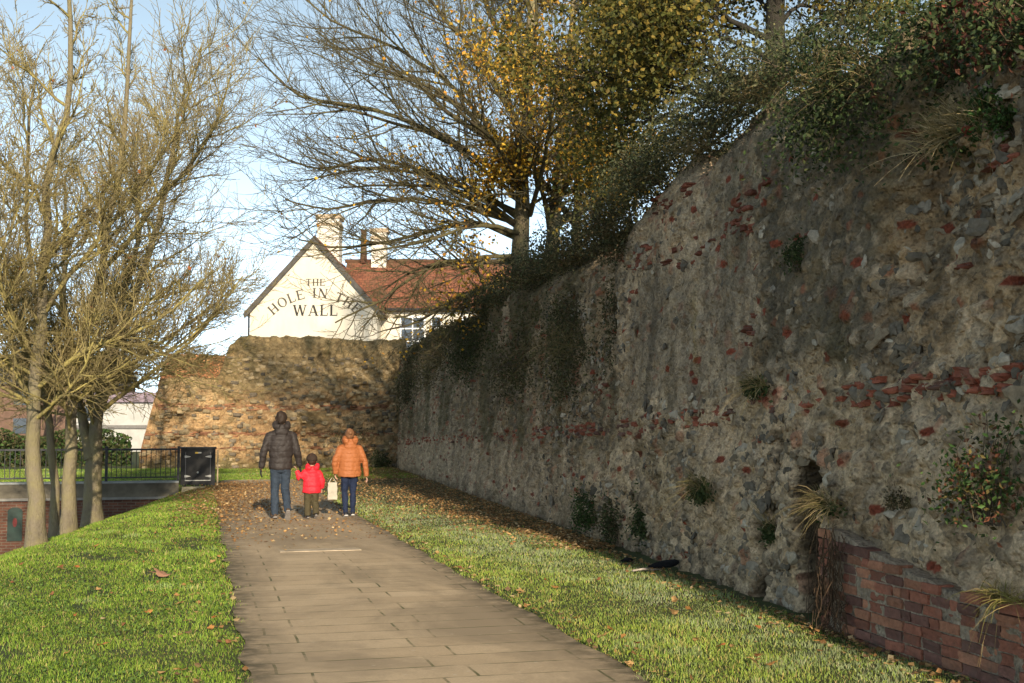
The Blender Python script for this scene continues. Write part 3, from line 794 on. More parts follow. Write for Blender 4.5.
while cnt < 64:
    if rr.random() < 0.6: x, y = rr.uniform(-3.0, 0.25), 7+rr.random()**1.5*12
    else: x, y = rr.uniform(2.8, 4.6), 6.5+rr.random()**1.3*11
    D, u = fwd_uv(x, y)
    if abs(u) > 0.44 or x < crest_x(y)-0.4 or x > wall_x(y)-0.35: continue
    side = x < 1
    o = link('fallen_leaf', leaf_meshes[rr.integers(0, 4)])
    o.location = (x, y, float(gz(x, y))+0.035); o.rotation_euler = (rr.normal(0, 0.35), rr.normal(0, 0.35), rr.random()*6.28); o.scale = (rr.uniform(0.7, 1.1),)*3
    tag(o, 'curled orange brown leaf lying on the bright grass left of the path' if side else 'curled orange brown leaf lying on the grass strip between path and wall', 'leaf', 'leaves scattered on the left lawn' if side else 'leaves scattered on the right grass strip')
    cnt += 1
V, t_ = leaf_shape(9, 0.20)
o = mobj('fallen_leaf', V, [np.array(t_)], M_dry, cols=np.ones((len(V), 3))*np.array((0.45, 0.24, 0.15)))
o.location = (-0.38, 13.24, float(gz(-0.38, 13.24))+0.06); o.rotation_euler = (0.35, 0.2, 0.4)
tag(o, 'largest pinkish brown leaf standing out in the middle of the left lawn', 'leaf')

# ------------------------------------------------------------------ shrubs, ivy and tufts growing on the wall
GREEN = [(0.030, 0.050, 0.016), (0.050, 0.075, 0.022), (0.075, 0.085, 0.030)]
IVY = [(0.045, 0.056, 0.024), (0.075, 0.080, 0.036), (0.105, 0.100, 0.05)]
BROWN = [(0.095, 0.072, 0.036), (0.14, 0.105, 0.048), (0.075, 0.075, 0.032)]
OLIVE = [(0.08, 0.082, 0.032), (0.12, 0.11, 0.045), (0.06, 0.068, 0.026)]
BRIGHT = [(0.045, 0.095, 0.022), (0.07, 0.125, 0.03), (0.05, 0.075, 0.02)]
def pick(pal, n, r): return np.array(pal)[r.integers(0, len(pal), n)]*r.uniform(0.6, 1.35, (n, 1))
def bush(label, loc, rad, n, size, pal, seed, name='shrub', cat='shrub', group=None, stems=9, clumps=16, grass=0, hang=0.0, out=(-1, 0, 0), leafasp=0.55):
    r = np.random.default_rng(seed)
    o = thing(name, label, cat, loc, 0, group)
    rad = np.array(rad)
    n = int(n*1.35); size = size*0.95; clumps = int(clumps*1.3); grass = int(grass*3.2)
    C_ = r.normal(0, 0.5, (clumps, 3)); C_ /= np.maximum(1, np.linalg.norm(C_, axis=1, keepdims=True)); C_ *= rad
    C_[:, 2] = np.abs(C_[:, 2])*(1 if hang == 0 else 1)+rad[2]*0.15-hang*r.random(clumps)*rad[2]*1.6
    cs = r.uniform(0.18, 0.42, clumps)
    ci = r.integers(0, clumps, n)
    P = C_[ci]+r.normal(0, 1, (n, 3))*cs[ci][:, None]*rad*np.array([1, 1, 0.8])
    tone = r.uniform(0.65, 1.35, clumps)[ci][:, None]
    v, f, c3 = leaf_mesh(P, r.uniform(0.6, 1.4, n)*size, pick(pal, n, r)*tone, r, aspect=leafasp)
    mobj('foliage', v, [f], M_leaf, o, cols=c3)
    if stems:
        polys = []
        for k_ in range(stems):
            e = C_[r.integers(0, clumps)]*r.uniform(0.9, 1.5)+np.array([0, 0, rad[2]*r.uniform(-0.1, 0.5)])
            b = np.array([0.1*rad[0], r.normal(0, 0.25)*rad[1], -0.05])
            m = (b+e)/2+r.normal(0, 0.10, 3)*rad
            polys.append(([b, b*0.6+m*0.4, m, m*0.5+e*0.5+r.normal(0, 0.03, 3), e], np.linspace(0.012, 0.003, 5)*max(0.5, rad.max())))
        v, q = tubes_batch(polys, 5); mobj('stem', v, [q], M_stem, o)
    if grass: tuft_blades(o, r, grass, rad*0.95, max(0.3, rad[2]*0.85), out)
    return o
def tuft_blades(o, r, n, spread, length, out, pal=((0.36, 0.27, 0.14), (0.26, 0.20, 0.09), (0.20, 0.17, 0.06)), width=0.006, droop=1.0, name='dry_blades'):
    out = np.array(out, float)
    b = r.normal(0, 0.35, (n, 3))*np.array(spread)*np.array([0.5, 1, 0.4])
    d = r.normal(0, 0.55, (n, 3))+out*0.55+np.array([0, 0, 0.75]); d /= np.linalg.norm(d, axis=1, keepdims=True)
    L = r.uniform(0.5, 1.2, n)*length
    side = np.cross(d, r.normal(0, 1, (n, 3))); side /= np.linalg.norm(side, axis=1, keepdims=True)
    vs_ = []
    for k_ in range(5):
        t_ = k_/4
        p = b+d*(L*t_)[:, None]; p[:, 2] -= droop*0.55*L*t_**2.2
        ww = (width*(1-t_)+0.001)
        vs_ += [p-side*ww*0.5, p+side*ww*0.5]
    V = np.stack(vs_, 1).reshape(-1, 3); k_ = np.arange(n)[:, None]*10
    q = np.concatenate([k_+np.array([2*j, 2*j+1, 2*j+3, 2*j+2]) for j in range(4)])
    c3 = np.repeat(pick(pal, n, r), 10, 0)
    tag(mobj(name, V, [q], M_dry, o, cols=c3), kind='stuff')
def tuft(label, loc, n, spread, length, seed, out=(-1, 0, 0), green=0, pal=None, droop=1.0, cat='grass tuft'):
    r = np.random.default_rng(seed)
    o = thing('grass_tuft', label, cat, loc)
    tuft_blades(o, r, n, np.array(spread), length, out, droop=droop, **({'pal': pal} if pal else {}))
    if green:
        P = r.normal(0, 0.45, (green, 3))*np.array(spread)*np.array([0.6, 1, 0.7])+np.array([-0.03, 0, -0.02])
        v, f, c3 = leaf_mesh(P, r.uniform(0.025, 0.06, green), pick(GREEN, green, r), r)
        mobj('green_leaves', v, [f], M_leaf, o, cols=c3)
    return o
def on_wall(s, z, off=0.0): return (float(face_x(np.array([s]), np.array([z]))[0])-off, s, z)
def on_top(s, back=0.3, dz=0.0): return (wall_x(s)+0.3+back, s, float(wall_H(np.array([s]))[0])+dz)
# along the broken top, near to far
bush('tall red-berried green shrub rooted in the top of the near wall at the upper right', on_wall(6.35, 4.05, 0.08), (0.55, 0.75, 0.55), 2600, 0.05, GREEN+[(0.10, 0.035, 0.02)], 1, hang=0.3, stems=14)
bush('green shrub spilling over wall above the bleached dry grass clump', on_wall(7.3, 4.25, 0.05), (0.40, 0.6, 0.45), 2200, 0.045, GREEN, 2, hang=0.4, grass=60)
bush('broad dark green shrub hanging down the wall left of the bleached grass', on_wall(8.45, 4.30, 0.05), (0.45, 0.75, 0.60), 4200, 0.042, GREEN, 3, hang=0.8, grass=60, clumps=26)
bush('small bright green fern growing right beside the bleached grass clump', on_wall(6.68, 3.52, 0.10), (0.22, 0.38, 0.24), 1500, 0.040, BRIGHT, 4, name='fern', cat='fern', stems=5)
tuft('bleached straw coloured grass clump jutting from near wall high on the right', on_wall(7.12, 3.60, 0.08), 1000, (0.16, 0.50, 0.22), 0.40, 5, out=(-0.55, 0.1, 0.25), green=420, pal=((0.50, 0.39, 0.22), (0.40, 0.31, 0.16), (0.27, 0.22, 0.09)), droop=0.55)
bush('weedy mound of pale grass and leaves on the wall top beneath the dark tree', on_top(9.3, -0.1, 0.05), (0.5, 0.9, 0.38), 2600, 0.040, OLIVE+IVY, 6, grass=240, clumps=22)
bush('grassy ivy mound on wall top just left of the dark tree trunk', on_top(10.7, -0.1, 0.1), (0.5, 0.9, 0.42), 3000, 0.042, IVY+OLIVE, 7, grass=160, clumps=22)
bush('large blue-green ivy bush on the wall top where its outline steps down', on_top(12.2, -0.15, 0.05), (0.55, 0.95, 0.52), 4600, 0.042, IVY, 8, grass=110, clumps=30, hang=0.15)
bush('dense ivy bush overhanging wall above the scattered red bricks', on_top(13.9, -0.25, -0.05), (0.55, 0.85, 0.50), 4400, 0.042, IVY, 9, grass=60, clumps=30, hang=0.4)
bush('dark ivy mass draped down wall beside the smooth grey panel', on_top(15.7, -0.35, -0.15), (0.5, 0.95, 0.52), 4200, 0.045, IVY+BROWN, 10, clumps=34, hang=0.5, grass=60)
bush('brownish bramble heap on the wall top under the yellow tree trunks', on_top(18.6, -0.1, -0.05), (0.6, 1.5, 0.50), 4600, 0.050, BROWN+IVY, 11, grass=80, clumps=30, hang=0.3)
bush('mixed green and rusty bramble on the wall top below the yellow leaves', on_top(21.8, -0.1, 0.0), (0.6, 1.8, 0.50), 4600, 0.055, BROWN+OLIVE+IVY, 12, grass=60, clumps=30, hang=0.3)
bush('olive scrub on the wall top in front of the red tiled roof', on_top(26.2, 0.1, -0.25), (0.7, 2.4, 0.42), 4800, 0.065, OLIVE+IVY+BROWN, 13, grass=60, clumps=30, hang=0.3)
bush('low scrub on wall top below the white framed window', on_top(32.0, 0.2, -0.4), (0.6, 2.8, 0.34), 4200, 0.075, OLIVE+BROWN, 14, grass=60, clumps=30, hang=0.3)
bush('farthest scrub on wall top at the corner with the sunlit wall', on_top(40.5, 0.3, -0.55), (0.7, 3.4, 0.34), 4200, 0.085, OLIVE+BROWN+IVY, 15, grass=40, clumps=30, hang=0.5)
# growing out of the face
tuft('spray of dry grass with green leaves at the left end of the red brick course', on_wall(10.35, 1.98, 0.06), 150, (0.12, 0.22, 0.14), 0.36, 20, green=420)
tuft('straw and green fern clump halfway up the pale mortar left of the dark hollow', on_wall(11.6, 0.95, 0.05), 170, (0.12, 0.24, 0.18), 0.46, 21, green=700, out=(-1, -0.1, 0.1))
tuft('thin yellow stalks with a few leaves leaning from the wall beside the hollow', on_wall(10.1, 0.66, 0.04), 40, (0.08, 0.12, 0.14), 0.46, 22, green=300, out=(-0.6, 0.6, 0.6), droop=0.4)
bush('green ivy filling the foot of the dark hollow in the wall', on_wall(9.25, 0.22, 0.02), (0.14, 0.20, 0.34), 1500, 0.032, BRIGHT+GREEN, 23, name='ivy', cat='ivy', stems=4)
tuft('fringe of dry grass hanging over the left end of the brick repair', on_wall(8.62, 0.98, 0.10), 230, (0.10, 0.22, 0.10), 0.38, 24, green=110, out=(-1, 0.3, -0.35))
# matted dead vine at the brick repair
r = np.random.default_rng(31); polys = []
for k_ in range(70):
    s0 = 8.40+r.normal(0, 0.09); x0 = wall_x(s0)-0.24-abs(r.normal(0, 0.035)); z0 = r.uniform(0.15, 0.85)
    p = [np.array([x0, s0, z0])]
    for j in range(5): p.append(p[-1]+np.array([r.normal(-0.008, 0.018), r.normal(0, 0.055), -z0/5.2*r.uniform(0.4, 1.4)]))
    polys.append((p, np.linspace(0.0045, 0.002, 6)))
v, q = tubes_batch(polys, 4)
o = mobj('dead_vine', v, [q], simple('dead_vine', (0.075, 0.046, 0.026), 0.95, 0.4, 15))
tag(o, 'matted brown dead vine hanging down over the brick repair', 'vine')
bush('thorny reddish green shrub on the near wall above the brick repair at right edge', on_wall(6.45, 1.05, 0.12), (0.20, 0.42, 0.42), 900, 0.042, BRIGHT+[(0.16, 0.06, 0.03), (0.13, 0.10, 0.03)], 25, stems=22)
tuft('yellowish grass tuft sprouting at the right edge below the thorny shrub', on_wall(6.25, 0.58, 0.16), 130, (0.08, 0.22, 0.08), 0.26, 26, pal=((0.22, 0.20, 0.05), (0.30, 0.22, 0.09)), out=(-1, 0, 0))
bush('brown moss cushion tucked among the pale flints of the near wall', on_wall(7.75, 1.02, 0.02), (0.09, 0.13, 0.12), 700, 0.022, BROWN, 27, name='moss_cushion', cat='moss', stems=0)
bush('leftmost green weed at the wall foot where the leaf heap ends', on_wall(16.6, 0.12, 0.10), (0.16, 0.26, 0.42), 900, 0.045, GREEN+BRIGHT, 28, name='weed', cat='weed', stems=6)
bush('brownish weed at the wall foot between two greener weeds', on_wall(15.3, 0.10, 0.08), (0.18, 0.34, 0.40), 1000, 0.045, BROWN+GREEN, 29, name='weed', cat='weed', stems=8)
bush('dark green weed at the wall foot just left of the black bundle', on_wall(14.25, 0.25, 0.06), (0.13, 0.18, 0.46), 1000, 0.042, GREEN, 30, name='weed', cat='weed', stems=5)
bush('small fern on the bare dark render high in the middle of the near wall', on_wall(9.5, 3.02, 0.05), (0.10, 0.15, 0.20), 420, 0.035, GREEN, 32, name='fern', cat='fern', stems=4)
bush('wide ivy and bramble patch on the wall face below the brown heap', on_wall(18.3, 2.9, 0.05), (0.24, 1.5, 1.0), 5200, 0.05, OLIVE+BROWN+IVY, 33, name='ivy', cat='ivy', stems=10, hang=0.7, clumps=40, grass=60)
bush('upright ivy streak on the wall face left of the smooth grey panel', on_wall(16.0, 3.3, 0.05), (0.14, 0.40, 0.85), 1300, 0.045, IVY+BROWN, 34, name='ivy', cat='ivy', stems=6, hang=0.9, clumps=30)
bush('rusty bramble patch on the distant wall face above its brick course', on_wall(22.5, 2.9, 0.05), (0.24, 2.0, 1.0), 4200, 0.055, BROWN+OLIVE, 35, name='bramble', cat='bramble', stems=10, hang=0.8, clumps=40)
bush('green ivy patch on far stretch of wall below the roof eave', on_wall(28.0, 3.5, 0.05), (0.26, 3.2, 0.95), 4600, 0.065, IVY+OLIVE+GREEN, 36, name='ivy', cat='ivy', stems=8, hang=0.6, clumps=40)
bush('dark ivy hanging on the face near the far corner of the wall', on_wall(42.5, 3.4, 0.05), (0.30, 2.6, 1.1), 2600, 0.09, IVY+BROWN, 37, name='ivy', cat='ivy', stems=6, hang=0.8, clumps=40)
bush('dry bleached scrub on the face close under the white window', on_wall(35, 3.6, 0.05), (0.28, 4.0, 0.9), 3600, 0.07, BROWN+[(0.16, 0.13, 0.06)], 38, name='scrub', cat='scrub', stems=6, hang=0.6, clumps=30, grass=80)
bush('green shrub in the shaded corner at foot of the sunlit wall', (6.8, 46.8, 0.0), (0.4, 0.3, 0.55), 500, 0.09, GREEN+OLIVE, 39, stems=6, clumps=18)
bush('mossy green growth on the sunlit wall behind the person in orange', (5.6, 47.25, 0.9), (0.9, 0.16, 0.7), 330, 0.07, OLIVE+[(0.12, 0.10, 0.04)], 40, name='ivy', cat='ivy', stems=0, clumps=30)
# ------------------------------------------------------------------ trees
def bark(name, a, b, lich, amount=0.5):
    t = NT(name)
    n = t.noise(3.5, 5, 0.65); nf = t.noise(35, 4, 0.7, t.scl(1, 1, 0.35))
    c = t.mix(nf, a, b)
    c = t.mix(t.ramp(t.noise(1.6, 4, 0.6, t.scl(2.5, 2.5, 0.7)), [(0.45, 0.0), (0.7, 0.55)]), c, tuple(x*0.45 for x in a))
    c = t.mix(t.math('MULTIPLY', t.ramp(n, [(0.5-amount*0.35, 0), (0.62, 1)]), amount+0.25, True), c, lich)
    t.bump(t.math('ADD', nf, t.math('MULTIPLY', n, 0.8)), 1.0, 0.03)
    return t.out(c, 0.9)
def perp(d, r):
    v = Vector((r.gauss(0, 1), r.gauss(0, 1), r.gauss(0, 1)))
    v -= v.dot(d)*d
    return v.normalized()
class Tree:
    def __init__(s, seed, cfg):
        s.r = random.Random(seed); s.cfg = cfg; s.lv = {}; s.tips = []
    def add(s, lev, pts, rad):
        k = len(pts)
        s.lv.setdefault(lev, []).append(([tuple(p) for p in pts], list(rad)))
    def grow(s, p, d, L, r0, lev):
        c = s.cfg[lev]; r = s.r
        n = c.get('n', 5); step = L/n
        pts = [p.copy()]; rad = [r0]; d = d.normalized()
        up = Vector((0, 0, 1))
        for i in range(n):
            d = (d+perp(d, r)*c.get('wob', 0.15)+up*c.get('trop', 0.05)+Vector(c.get('pull', (0, 0, 0)))).normalized()
            p = p+d*step; pts.append(p.copy()); rad.append(max(r0*(1-0.72*(i+1)/n), c.get('rmin', 0.002)))
        s.add(lev, pts, rad)
        if lev+1 >= len(s.cfg):
            s.tips.append((pts[-1], lev)); s.tips.append((pts[n//2], lev)); return
        s.children(pts, rad, L, lev)
        if L > 0.1: s.grow(pts[-1], d, L*0.45, rad[-1], lev+1)
    def children(s, pts, rad, L, lev, t0=0.12, lens=None):
        cc = s.cfg[lev+1]; r = s.r
        m = max(2, int(round(cc['num']*(0.8+0.4*r.random())*min(1.5, max(0.6, L/cc.get('ref', L))))))
        n = len(pts)-1
        for k in range(m):
            t = t0+(1-t0)*(k+r.random())/m; f = min(t*n, n-1e-4); i = int(f); u = f-i
            q = pts[i].lerp(pts[i+1], u); dd = (pts[i+1]-pts[i]).normalized()
            ang = R(r.uniform(*cc['ang'])); ax = perp(dd, r)
            nd = dd*math.cos(ang)+ax*math.sin(ang)
            if 'flat' in cc: nd.z *= cc['flat']
            ln = (lens or L)*cc['ratio']*(1.05-0.6*t)*r.uniform(0.7, 1.3)
            rr_ = min((rad[i]*(1-u)+rad[i+1]*u)*0.62, cc.get('rmax', 1))
            s.grow(q, nd, ln, max(rr_, 0.002), lev+1)
    def limb(s, pts, r0, r1, lev):
        """hand-placed limb through given points"""
        P = [Vector(p) for p in pts]; out = [P[0]]
        for i in range(len(P)-1):
            a = P[max(i-1, 0)]; b = P[i]; c = P[i+1]; d = P[min(i+2, len(P)-1)]
            for k in range(1, 4):
                t = k/3
                q = 0.5*((2*b)+(c-a)*t+(2*a-5*b+4*c-d)*t*t+(3*b-a-3*c+d)*t**3)
                out.append(q+Vector((s.r.gauss(0, 1), s.r.gauss(0, 1), s.r.gauss(0, 1)))*0.012*(c-b).length)
        n = len(out); rad = [r0+(r1-r0)*(i/(n-1))**0.8 for i in range(n)]
        s.add(lev, out, rad)
        return out, rad, sum((out[i+1]-out[i]).length for i in range(n-1))
    def build(s, root, M_t, M_b, names=('trunk', 'limbs', 'twigs'), trunk_levels=(0,), limb_levels=(1, 2), sides=(14, 6, 3), M_tw=None):
        o = root.location
        allv = {}
        for lev, L in s.lv.items():
            g = 0 if lev in trunk_levels else (1 if lev in limb_levels else 2)
            v, q = tubes_batch([([np.array(p)-np.array(o) for p in pts], rad) for pts, rad in L], sides[g] if lev > 0 else sides[0])
            allv.setdefault(g, []).append((v, q))
        for g, L in allv.items():
            V = []; Q = []; b = 0
            for v, q in L: V.append(v); Q.append(q+b); b += len(v)
            mobj(names[g], np.concatenate(V), [np.concatenate(Q)], (M_t, M_b, M_tw or M_b)[g], root, smooth=True)

M_bark_pale = bark('bark_pale', (0.135, 0.110, 0.075), (0.24, 0.20, 0.135), (0.23, 0.20, 0.085), 0.30)
M_twig_lich = bark('twig_lichen', (0.085, 0.066, 0.048), (0.15, 0.115, 0.075), (0.36, 0.30, 0.10), 0.7)
M_twig_mix = bark('twig_mixed', (0.13, 0.098, 0.07), (0.24, 0.185, 0.115), (0.36, 0.29, 0.10), 0.6)
M_twig_red = bark('twig_purple', (0.095, 0.062, 0.052), (0.15, 0.10, 0.075), (0.14, 0.115, 0.06), 0.25)

def flare_trunk(T, base, pts, r0, r1):
    out, rad, L = T.limb([base]+pts, r0, r1, 0)
    for i in range(len(rad)):
        h = out[i].z-base[2]; rad[i] *= 1+0.35*math.exp(-max(h, 0)/0.25)
    T.lv[0][-1] = ([tuple(p) for p in out], rad)
    return out, rad, L

# --- three bare lichen-covered trees on the left bank
LCFG = [None,
        dict(num=19, ratio=0.56, ang=(30, 75), n=8, wob=0.20, trop=0.10, rmax=0.032),
        dict(num=14, ratio=0.44, ang=(28, 65), n=6, wob=0.21, trop=0.07, rmax=0.017, ref=2.2, rmin=0.0055),
        dict(num=10, ratio=0.48, ang=(28, 65), n=4, wob=0.20, trop=0.05, rmax=0.011, ref=1.0, rmin=0.0045),
        dict(num=5, ratio=0.55, ang=(25, 55), n=3, wob=0.14, trop=0.05, rmax=0.006, ref=0.45, rmin=0.0034)]
def left_tree(label, base, stems, seed, limbs=(), nleaf=30, cfg=LCFG, mt=M_bark_pale, mb=M_twig_lich):
    cfg = [c and dict(c) for c in cfg]
    root = thing('bare_tree', label, 'tree', base, 0)
    T = Tree(seed, cfg)
    for pts, r0, r1, t0, ln in stems:
        out, rad, L = flare_trunk(T, base if pts[0] is None else pts[0], pts[1:], r0, r1)
        T.children(out, rad, L, 0, t0, ln)
    for pts, r0, r1 in limbs:
        out, rad, L = T.limb(pts, r0, r1, 1)
        T.children(out, rad, L, 1, 0.15)
    T.build(root, mt, mb, M_tw=M_twig_mix)
    r = np.random.default_rng(seed)
    tips = np.array([tuple(p) for p, _ in T.tips]); sel = tips[r.integers(0, len(tips), nleaf)]-np.array(base)
    cc = np.where(r.random((nleaf, 1)) < 0.6, [[0.42, 0.13, 0.04]], [[0.28, 0.10, 0.06]])*r.uniform(0.7, 1.2, (nleaf, 1))
    v, f, c3 = leaf_mesh(sel, r.uniform(0.05, 0.09, nleaf), cc, r, aspect=0.8)
    mobj('last_leaves', v, [f], M_dry, root, cols=c3)
    print('tree', sum(len(x) for x in T.lv.values()))
    return root
b1 = (-2.36, 19.2, float(gz(-2.36, 19.2))-0.06)
left_tree('nearest bare tree with a pale straight trunk at the left of the lawn', b1,
    [([None, (-2.43, 19.2, 1.0), (-2.46, 19.2, 2.0), (-2.38, 19.2, 3.4), (-2.33, 19.2, 5.2), (-2.1, 19.3, 7.0), (-2.2, 19.2, 9.2)], 0.14, 0.025, 0.24, 4.8)], 41,
    [([(-2.36, 19.2, 3.3), (-1.75, 18.9, 4.2), (-1.0, 18.7, 5.2), (-0.4, 18.4, 6.2), (-0.15, 18.3, 7.3)], 0.042, 0.012),
     ([(-2.45, 19.2, 2.15), (-1.7, 18.8, 2.75), (-0.8, 18.5, 3.1), (0.1, 18.3, 3.9)], 0.045, 0.012),
     ([(-2.4, 19.2, 2.5), (-2.9, 18.7, 3.6), (-3.3, 18.4, 5.2), (-3.5, 18.2, 7.0)], 0.04, 0.012),
     ([(-2.45, 19.2, 1.9), (-3.1, 18.8, 2.3), (-3.9, 18.5, 2.5)], 0.035, 0.01)])
b2 = (-2.13, 21.2, float(gz(-2.13, 21.2))-0.06)
left_tree('twin stemmed bare tree second along the left bank', b2,
    [([None, (-2.12, 21.2, 1.2), (-2.1, 21.2, 2.1), (-1.75, 21.3, 4.3), (-1.4, 21.3, 6.6), (-1.3, 21.2, 9.0)], 0.13, 0.025, 0.24, 4.6),
     ([(-2.34, 21.25, float(gz(-2.3, 21.2))-0.06), (-2.42, 21.25, 1.2), (-2.6, 21.3, 2.6), (-2.9, 21.4, 5.0), (-2.9, 21.4, 7.6)], 0.085, 0.02, 0.32, 4.6)], 52,
    [([(-2.1, 21.2, 2.0), (-1.3, 20.9, 2.6), (-0.3, 20.6, 3.0), (0.6, 20.4, 4.1)], 0.05, 0.012),
     ([(-1.75, 21.3, 4.2), (-0.8, 21.0, 5.4), (0.0, 20.8, 6.5), (0.35, 20.7, 7.6)], 0.05, 0.012)])
b3 = (-2.0, 24.3, float(gz(-2.0, 24.3))-0.06)
left_tree('shaded forked bare tree third along the bank beside the brick wall', b3,
    [([None, (-2.0, 24.3, 1.1), (-1.95, 24.3, 1.9), (-1.5, 24.3, 3.6), (-0.9, 24.2, 5.6), (-0.6, 24.2, 7.6)], 0.18, 0.03, 0.26, 4.5),
     ([(-2.05, 24.3, 1.0), (-2.3, 24.4, 2.0), (-2.6, 24.5, 4.0), (-2.7, 24.5, 6.5)], 0.11, 0.02, 0.25, 4.6)], 63,
    [([(-1.9, 24.3, 1.9), (-0.9, 23.9, 2.7), (0.0, 23.6, 3.5), (0.35, 23.5, 4.2)], 0.05, 0.012)])
PCFG = [None]+[dict(c) for c in LCFG[1:]]
for c_ in PCFG[1:]: c_['rmin'] = 0.0042; 
b4 = (-2.6, 30.0, float(gz(-2.6, 30.0))-0.3)
left_tree('purplish twiggy bare tree farther back behind the three lichen trees', b4,
    [([None, (-2.5, 30, 1.5), (-2.2, 30, 3.4), (-1.7, 30.2, 6.0), (-1.5, 30.2, 8.5)], 0.17, 0.03, 0.25, 4.6)], 74, [([(-2.3, 30, 2.6), (-1.0, 29.6, 3.6), (0.1, 29.3, 4.4), (0.7, 29.2, 5.0)], 0.06, 0.012)], 20, PCFG, M_bark_pale, M_twig_red)

# --- big tree with yellow leaves behind the wall
M_bark_big = bark('bark_big', (0.14, 0.108, 0.07), (0.27, 0.21, 0.13), (0.20, 0.18, 0.08), 0.45)
M_twig_dark = bark('twig_dark', (0.050, 0.038, 0.028), (0.10, 0.078, 0.050), (0.13, 0.115, 0.04), 0.45)
YCFG = [None,
        dict(num=14, ratio=0.55, ang=(40, 80), n=7, wob=0.12, trop=0.05, rmax=0.10),
        dict(num=10, ratio=0.46, ang=(20, 48), n=6, wob=0.14, trop=0.05, rmax=0.032, ref=4.0, rmin=0.008),
        dict(num=7, ratio=0.48, ang=(22, 52), n=5, wob=0.18, trop=0.06, rmax=0.015, ref=1.7, rmin=0.0065),
        dict(num=5, ratio=0.50, ang=(22, 52), n=3, wob=0.16, trop=0.06, rmax=0.007, ref=0.8, rmin=0.0042)]
def leaf_clusters(T, root, n, size, fn, pal, seed, name='leaves', spread=0.16, pw=2.6):
    r = np.random.default_rng(seed)
    tips = np.array([tuple(p) for p, _ in T.tips])
    from mathutils import noise as mn
    wt = np.array([max(0.0, fn(p))*max(0.03, mn.noise(Vector(p)*0.55+Vector((seed, 0, 0)))+0.22)**pw for p in tips]); wt /= wt.sum()
    idx = r.choice(len(tips), n, p=wt)
    P = tips[idx]+r.normal(0, spread, (n, 3))-np.array(root.location)
    tone = r.uniform(0.75, 1.25, len(tips))[idx][:, None]
    v, f, c3 = leaf_mesh(P, r.uniform(0.7, 1.3, n)*size, pick(pal, n, r)*tone, r, aspect=0.75)
    mobj(name, v, [f], M_leaf, root, cols=c3)
yb = (7.75, 29.0, 4.3)
yt = thing('autumn_tree', 'large tree with thinning yellow leaves, its bare limbs fanning left before the white gable', 'tree', yb)
T = Tree(90, YCFG)
for pts, r0, r1, t0, ln in (([yb, (7.7, 29, 6.0), (7.75, 29, 8.0), (7.9, 28.9, 11.0), (8.0, 28.9, 15)], 0.30, 0.07, 0.30, 7.5),
                            ([(8.35, 28.9, 4.3), (8.45, 28.8, 6.2), (8.7, 28.8, 9.0), (9.0, 28.6, 13)], 0.26, 0.06, 0.32, 6.5)):
    out, rad, L = flare_trunk(T, pts[0], list(pts[1:]), r0, r1); T.children(out, rad, L, 0, t0, ln)
def px(u, v, D):
    """a point given by picture position and depth along the view, for laying out the fan of limbs"""
    f = Vector((math.sin(YAW)*math.cos(PITCH), math.cos(YAW)*math.cos(PITCH), math.sin(PITCH))); rt_ = Vector((math.cos(YAW), -math.sin(YAW), 0)); up_ = rt_.cross(f)
    d = f+rt_*((u-512)/1200)-up_*((v-341.5)/1200); h = d.x*math.sin(YAW)+d.y*math.cos(YAW)
    return tuple(Vector((0, 0, EYE))+d*(D/h))
FAN = [([(522, 262, 30), (480, 262, 29.6), (430, 268, 29), (380, 300, 28.6), (335, 322, 28.4)], 0.13),
       ([(522, 240, 30), (470, 222, 29.6), (410, 236, 29.2), (350, 248, 28.8), (300, 240, 28.6)], 0.12),
       ([(523, 228, 30), (460, 205, 30), (390, 200, 30), (330, 208, 30), (285, 200, 30)], 0.11),
       ([(523, 215, 30), (450, 180, 30.4), (380, 160, 31), (320, 168, 31.4), (290, 160, 31.6)], 0.11),
       ([(524, 195, 30), (450, 140, 30), (370, 110, 29.6), (300, 95, 29.4), (262, 62, 29.2)], 0.12),
       ([(524, 170, 30), (460, 95, 30.3), (400, 50, 30.6), (330, 20, 31), (290, -20, 31)], 0.11),
       ([(526, 140, 30), (480, 60, 29.5), (430, 0, 29), (380, -60, 29)], 0.11),
       ([(528, 120, 30), (500, 40, 31), (470, -30, 32), (450, -100, 32)], 0.10),
       ([(522, 275, 30), (490, 285, 29), (455, 300, 28), (420, 320, 27.4), (385, 330, 27)], 0.11),
       ([(530, 205, 29.5), (560, 188, 28.8), (590, 182, 28.2), (618, 192, 27.8)], 0.06),
       ([(528, 210, 29.6), (508, 195, 28.6), (488, 195, 28), (470, 206, 27.5)], 0.05),
       ([(548, 205, 29.5), (575, 200, 28.6), (600, 205, 28), (620, 175, 27.6)], 0.05),
       ([(548, 215, 29.6), (590, 150, 29), (620, 90, 28.4), (650, 20, 28)], 0.10),
       ([(548, 200, 29.6), (600, 180, 28.6), (640, 160, 27.6), (680, 120, 27)], 0.09),
       ([(524, 205, 29.8), (500, 150, 27.6), (470, 120, 26), (440, 90, 25)], 0.10),
       ([(530, 215, 29.8), (545, 160, 27.4), (550, 110, 25.6), (560, 60, 24.6)], 0.10)]
jr = random.Random(4)
FAN2 = []
for P_, r0 in FAN[:9]:
    for q_ in range(1):
        du, dv = jr.uniform(-14, 14), jr.uniform(-26, 26)
        FAN2.append(([(u+(du*i/4 if i else 0)+jr.gauss(0, 5)*i, v+(dv*i/4 if i else jr.uniform(-10, 10))+jr.gauss(0, 3)*i, D+jr.gauss(0, 0.5)*i) for i, (u, v, D) in enumerate(P_[:-1])], r0*0.6))
for P_, r0 in [(p, r*0.72) for p, r in FAN]+FAN2:
    out, rad, L = T.limb([px(*p) for p in P_], r0, 0.018, 1); T.children(out, rad, L, 1, 0.12)
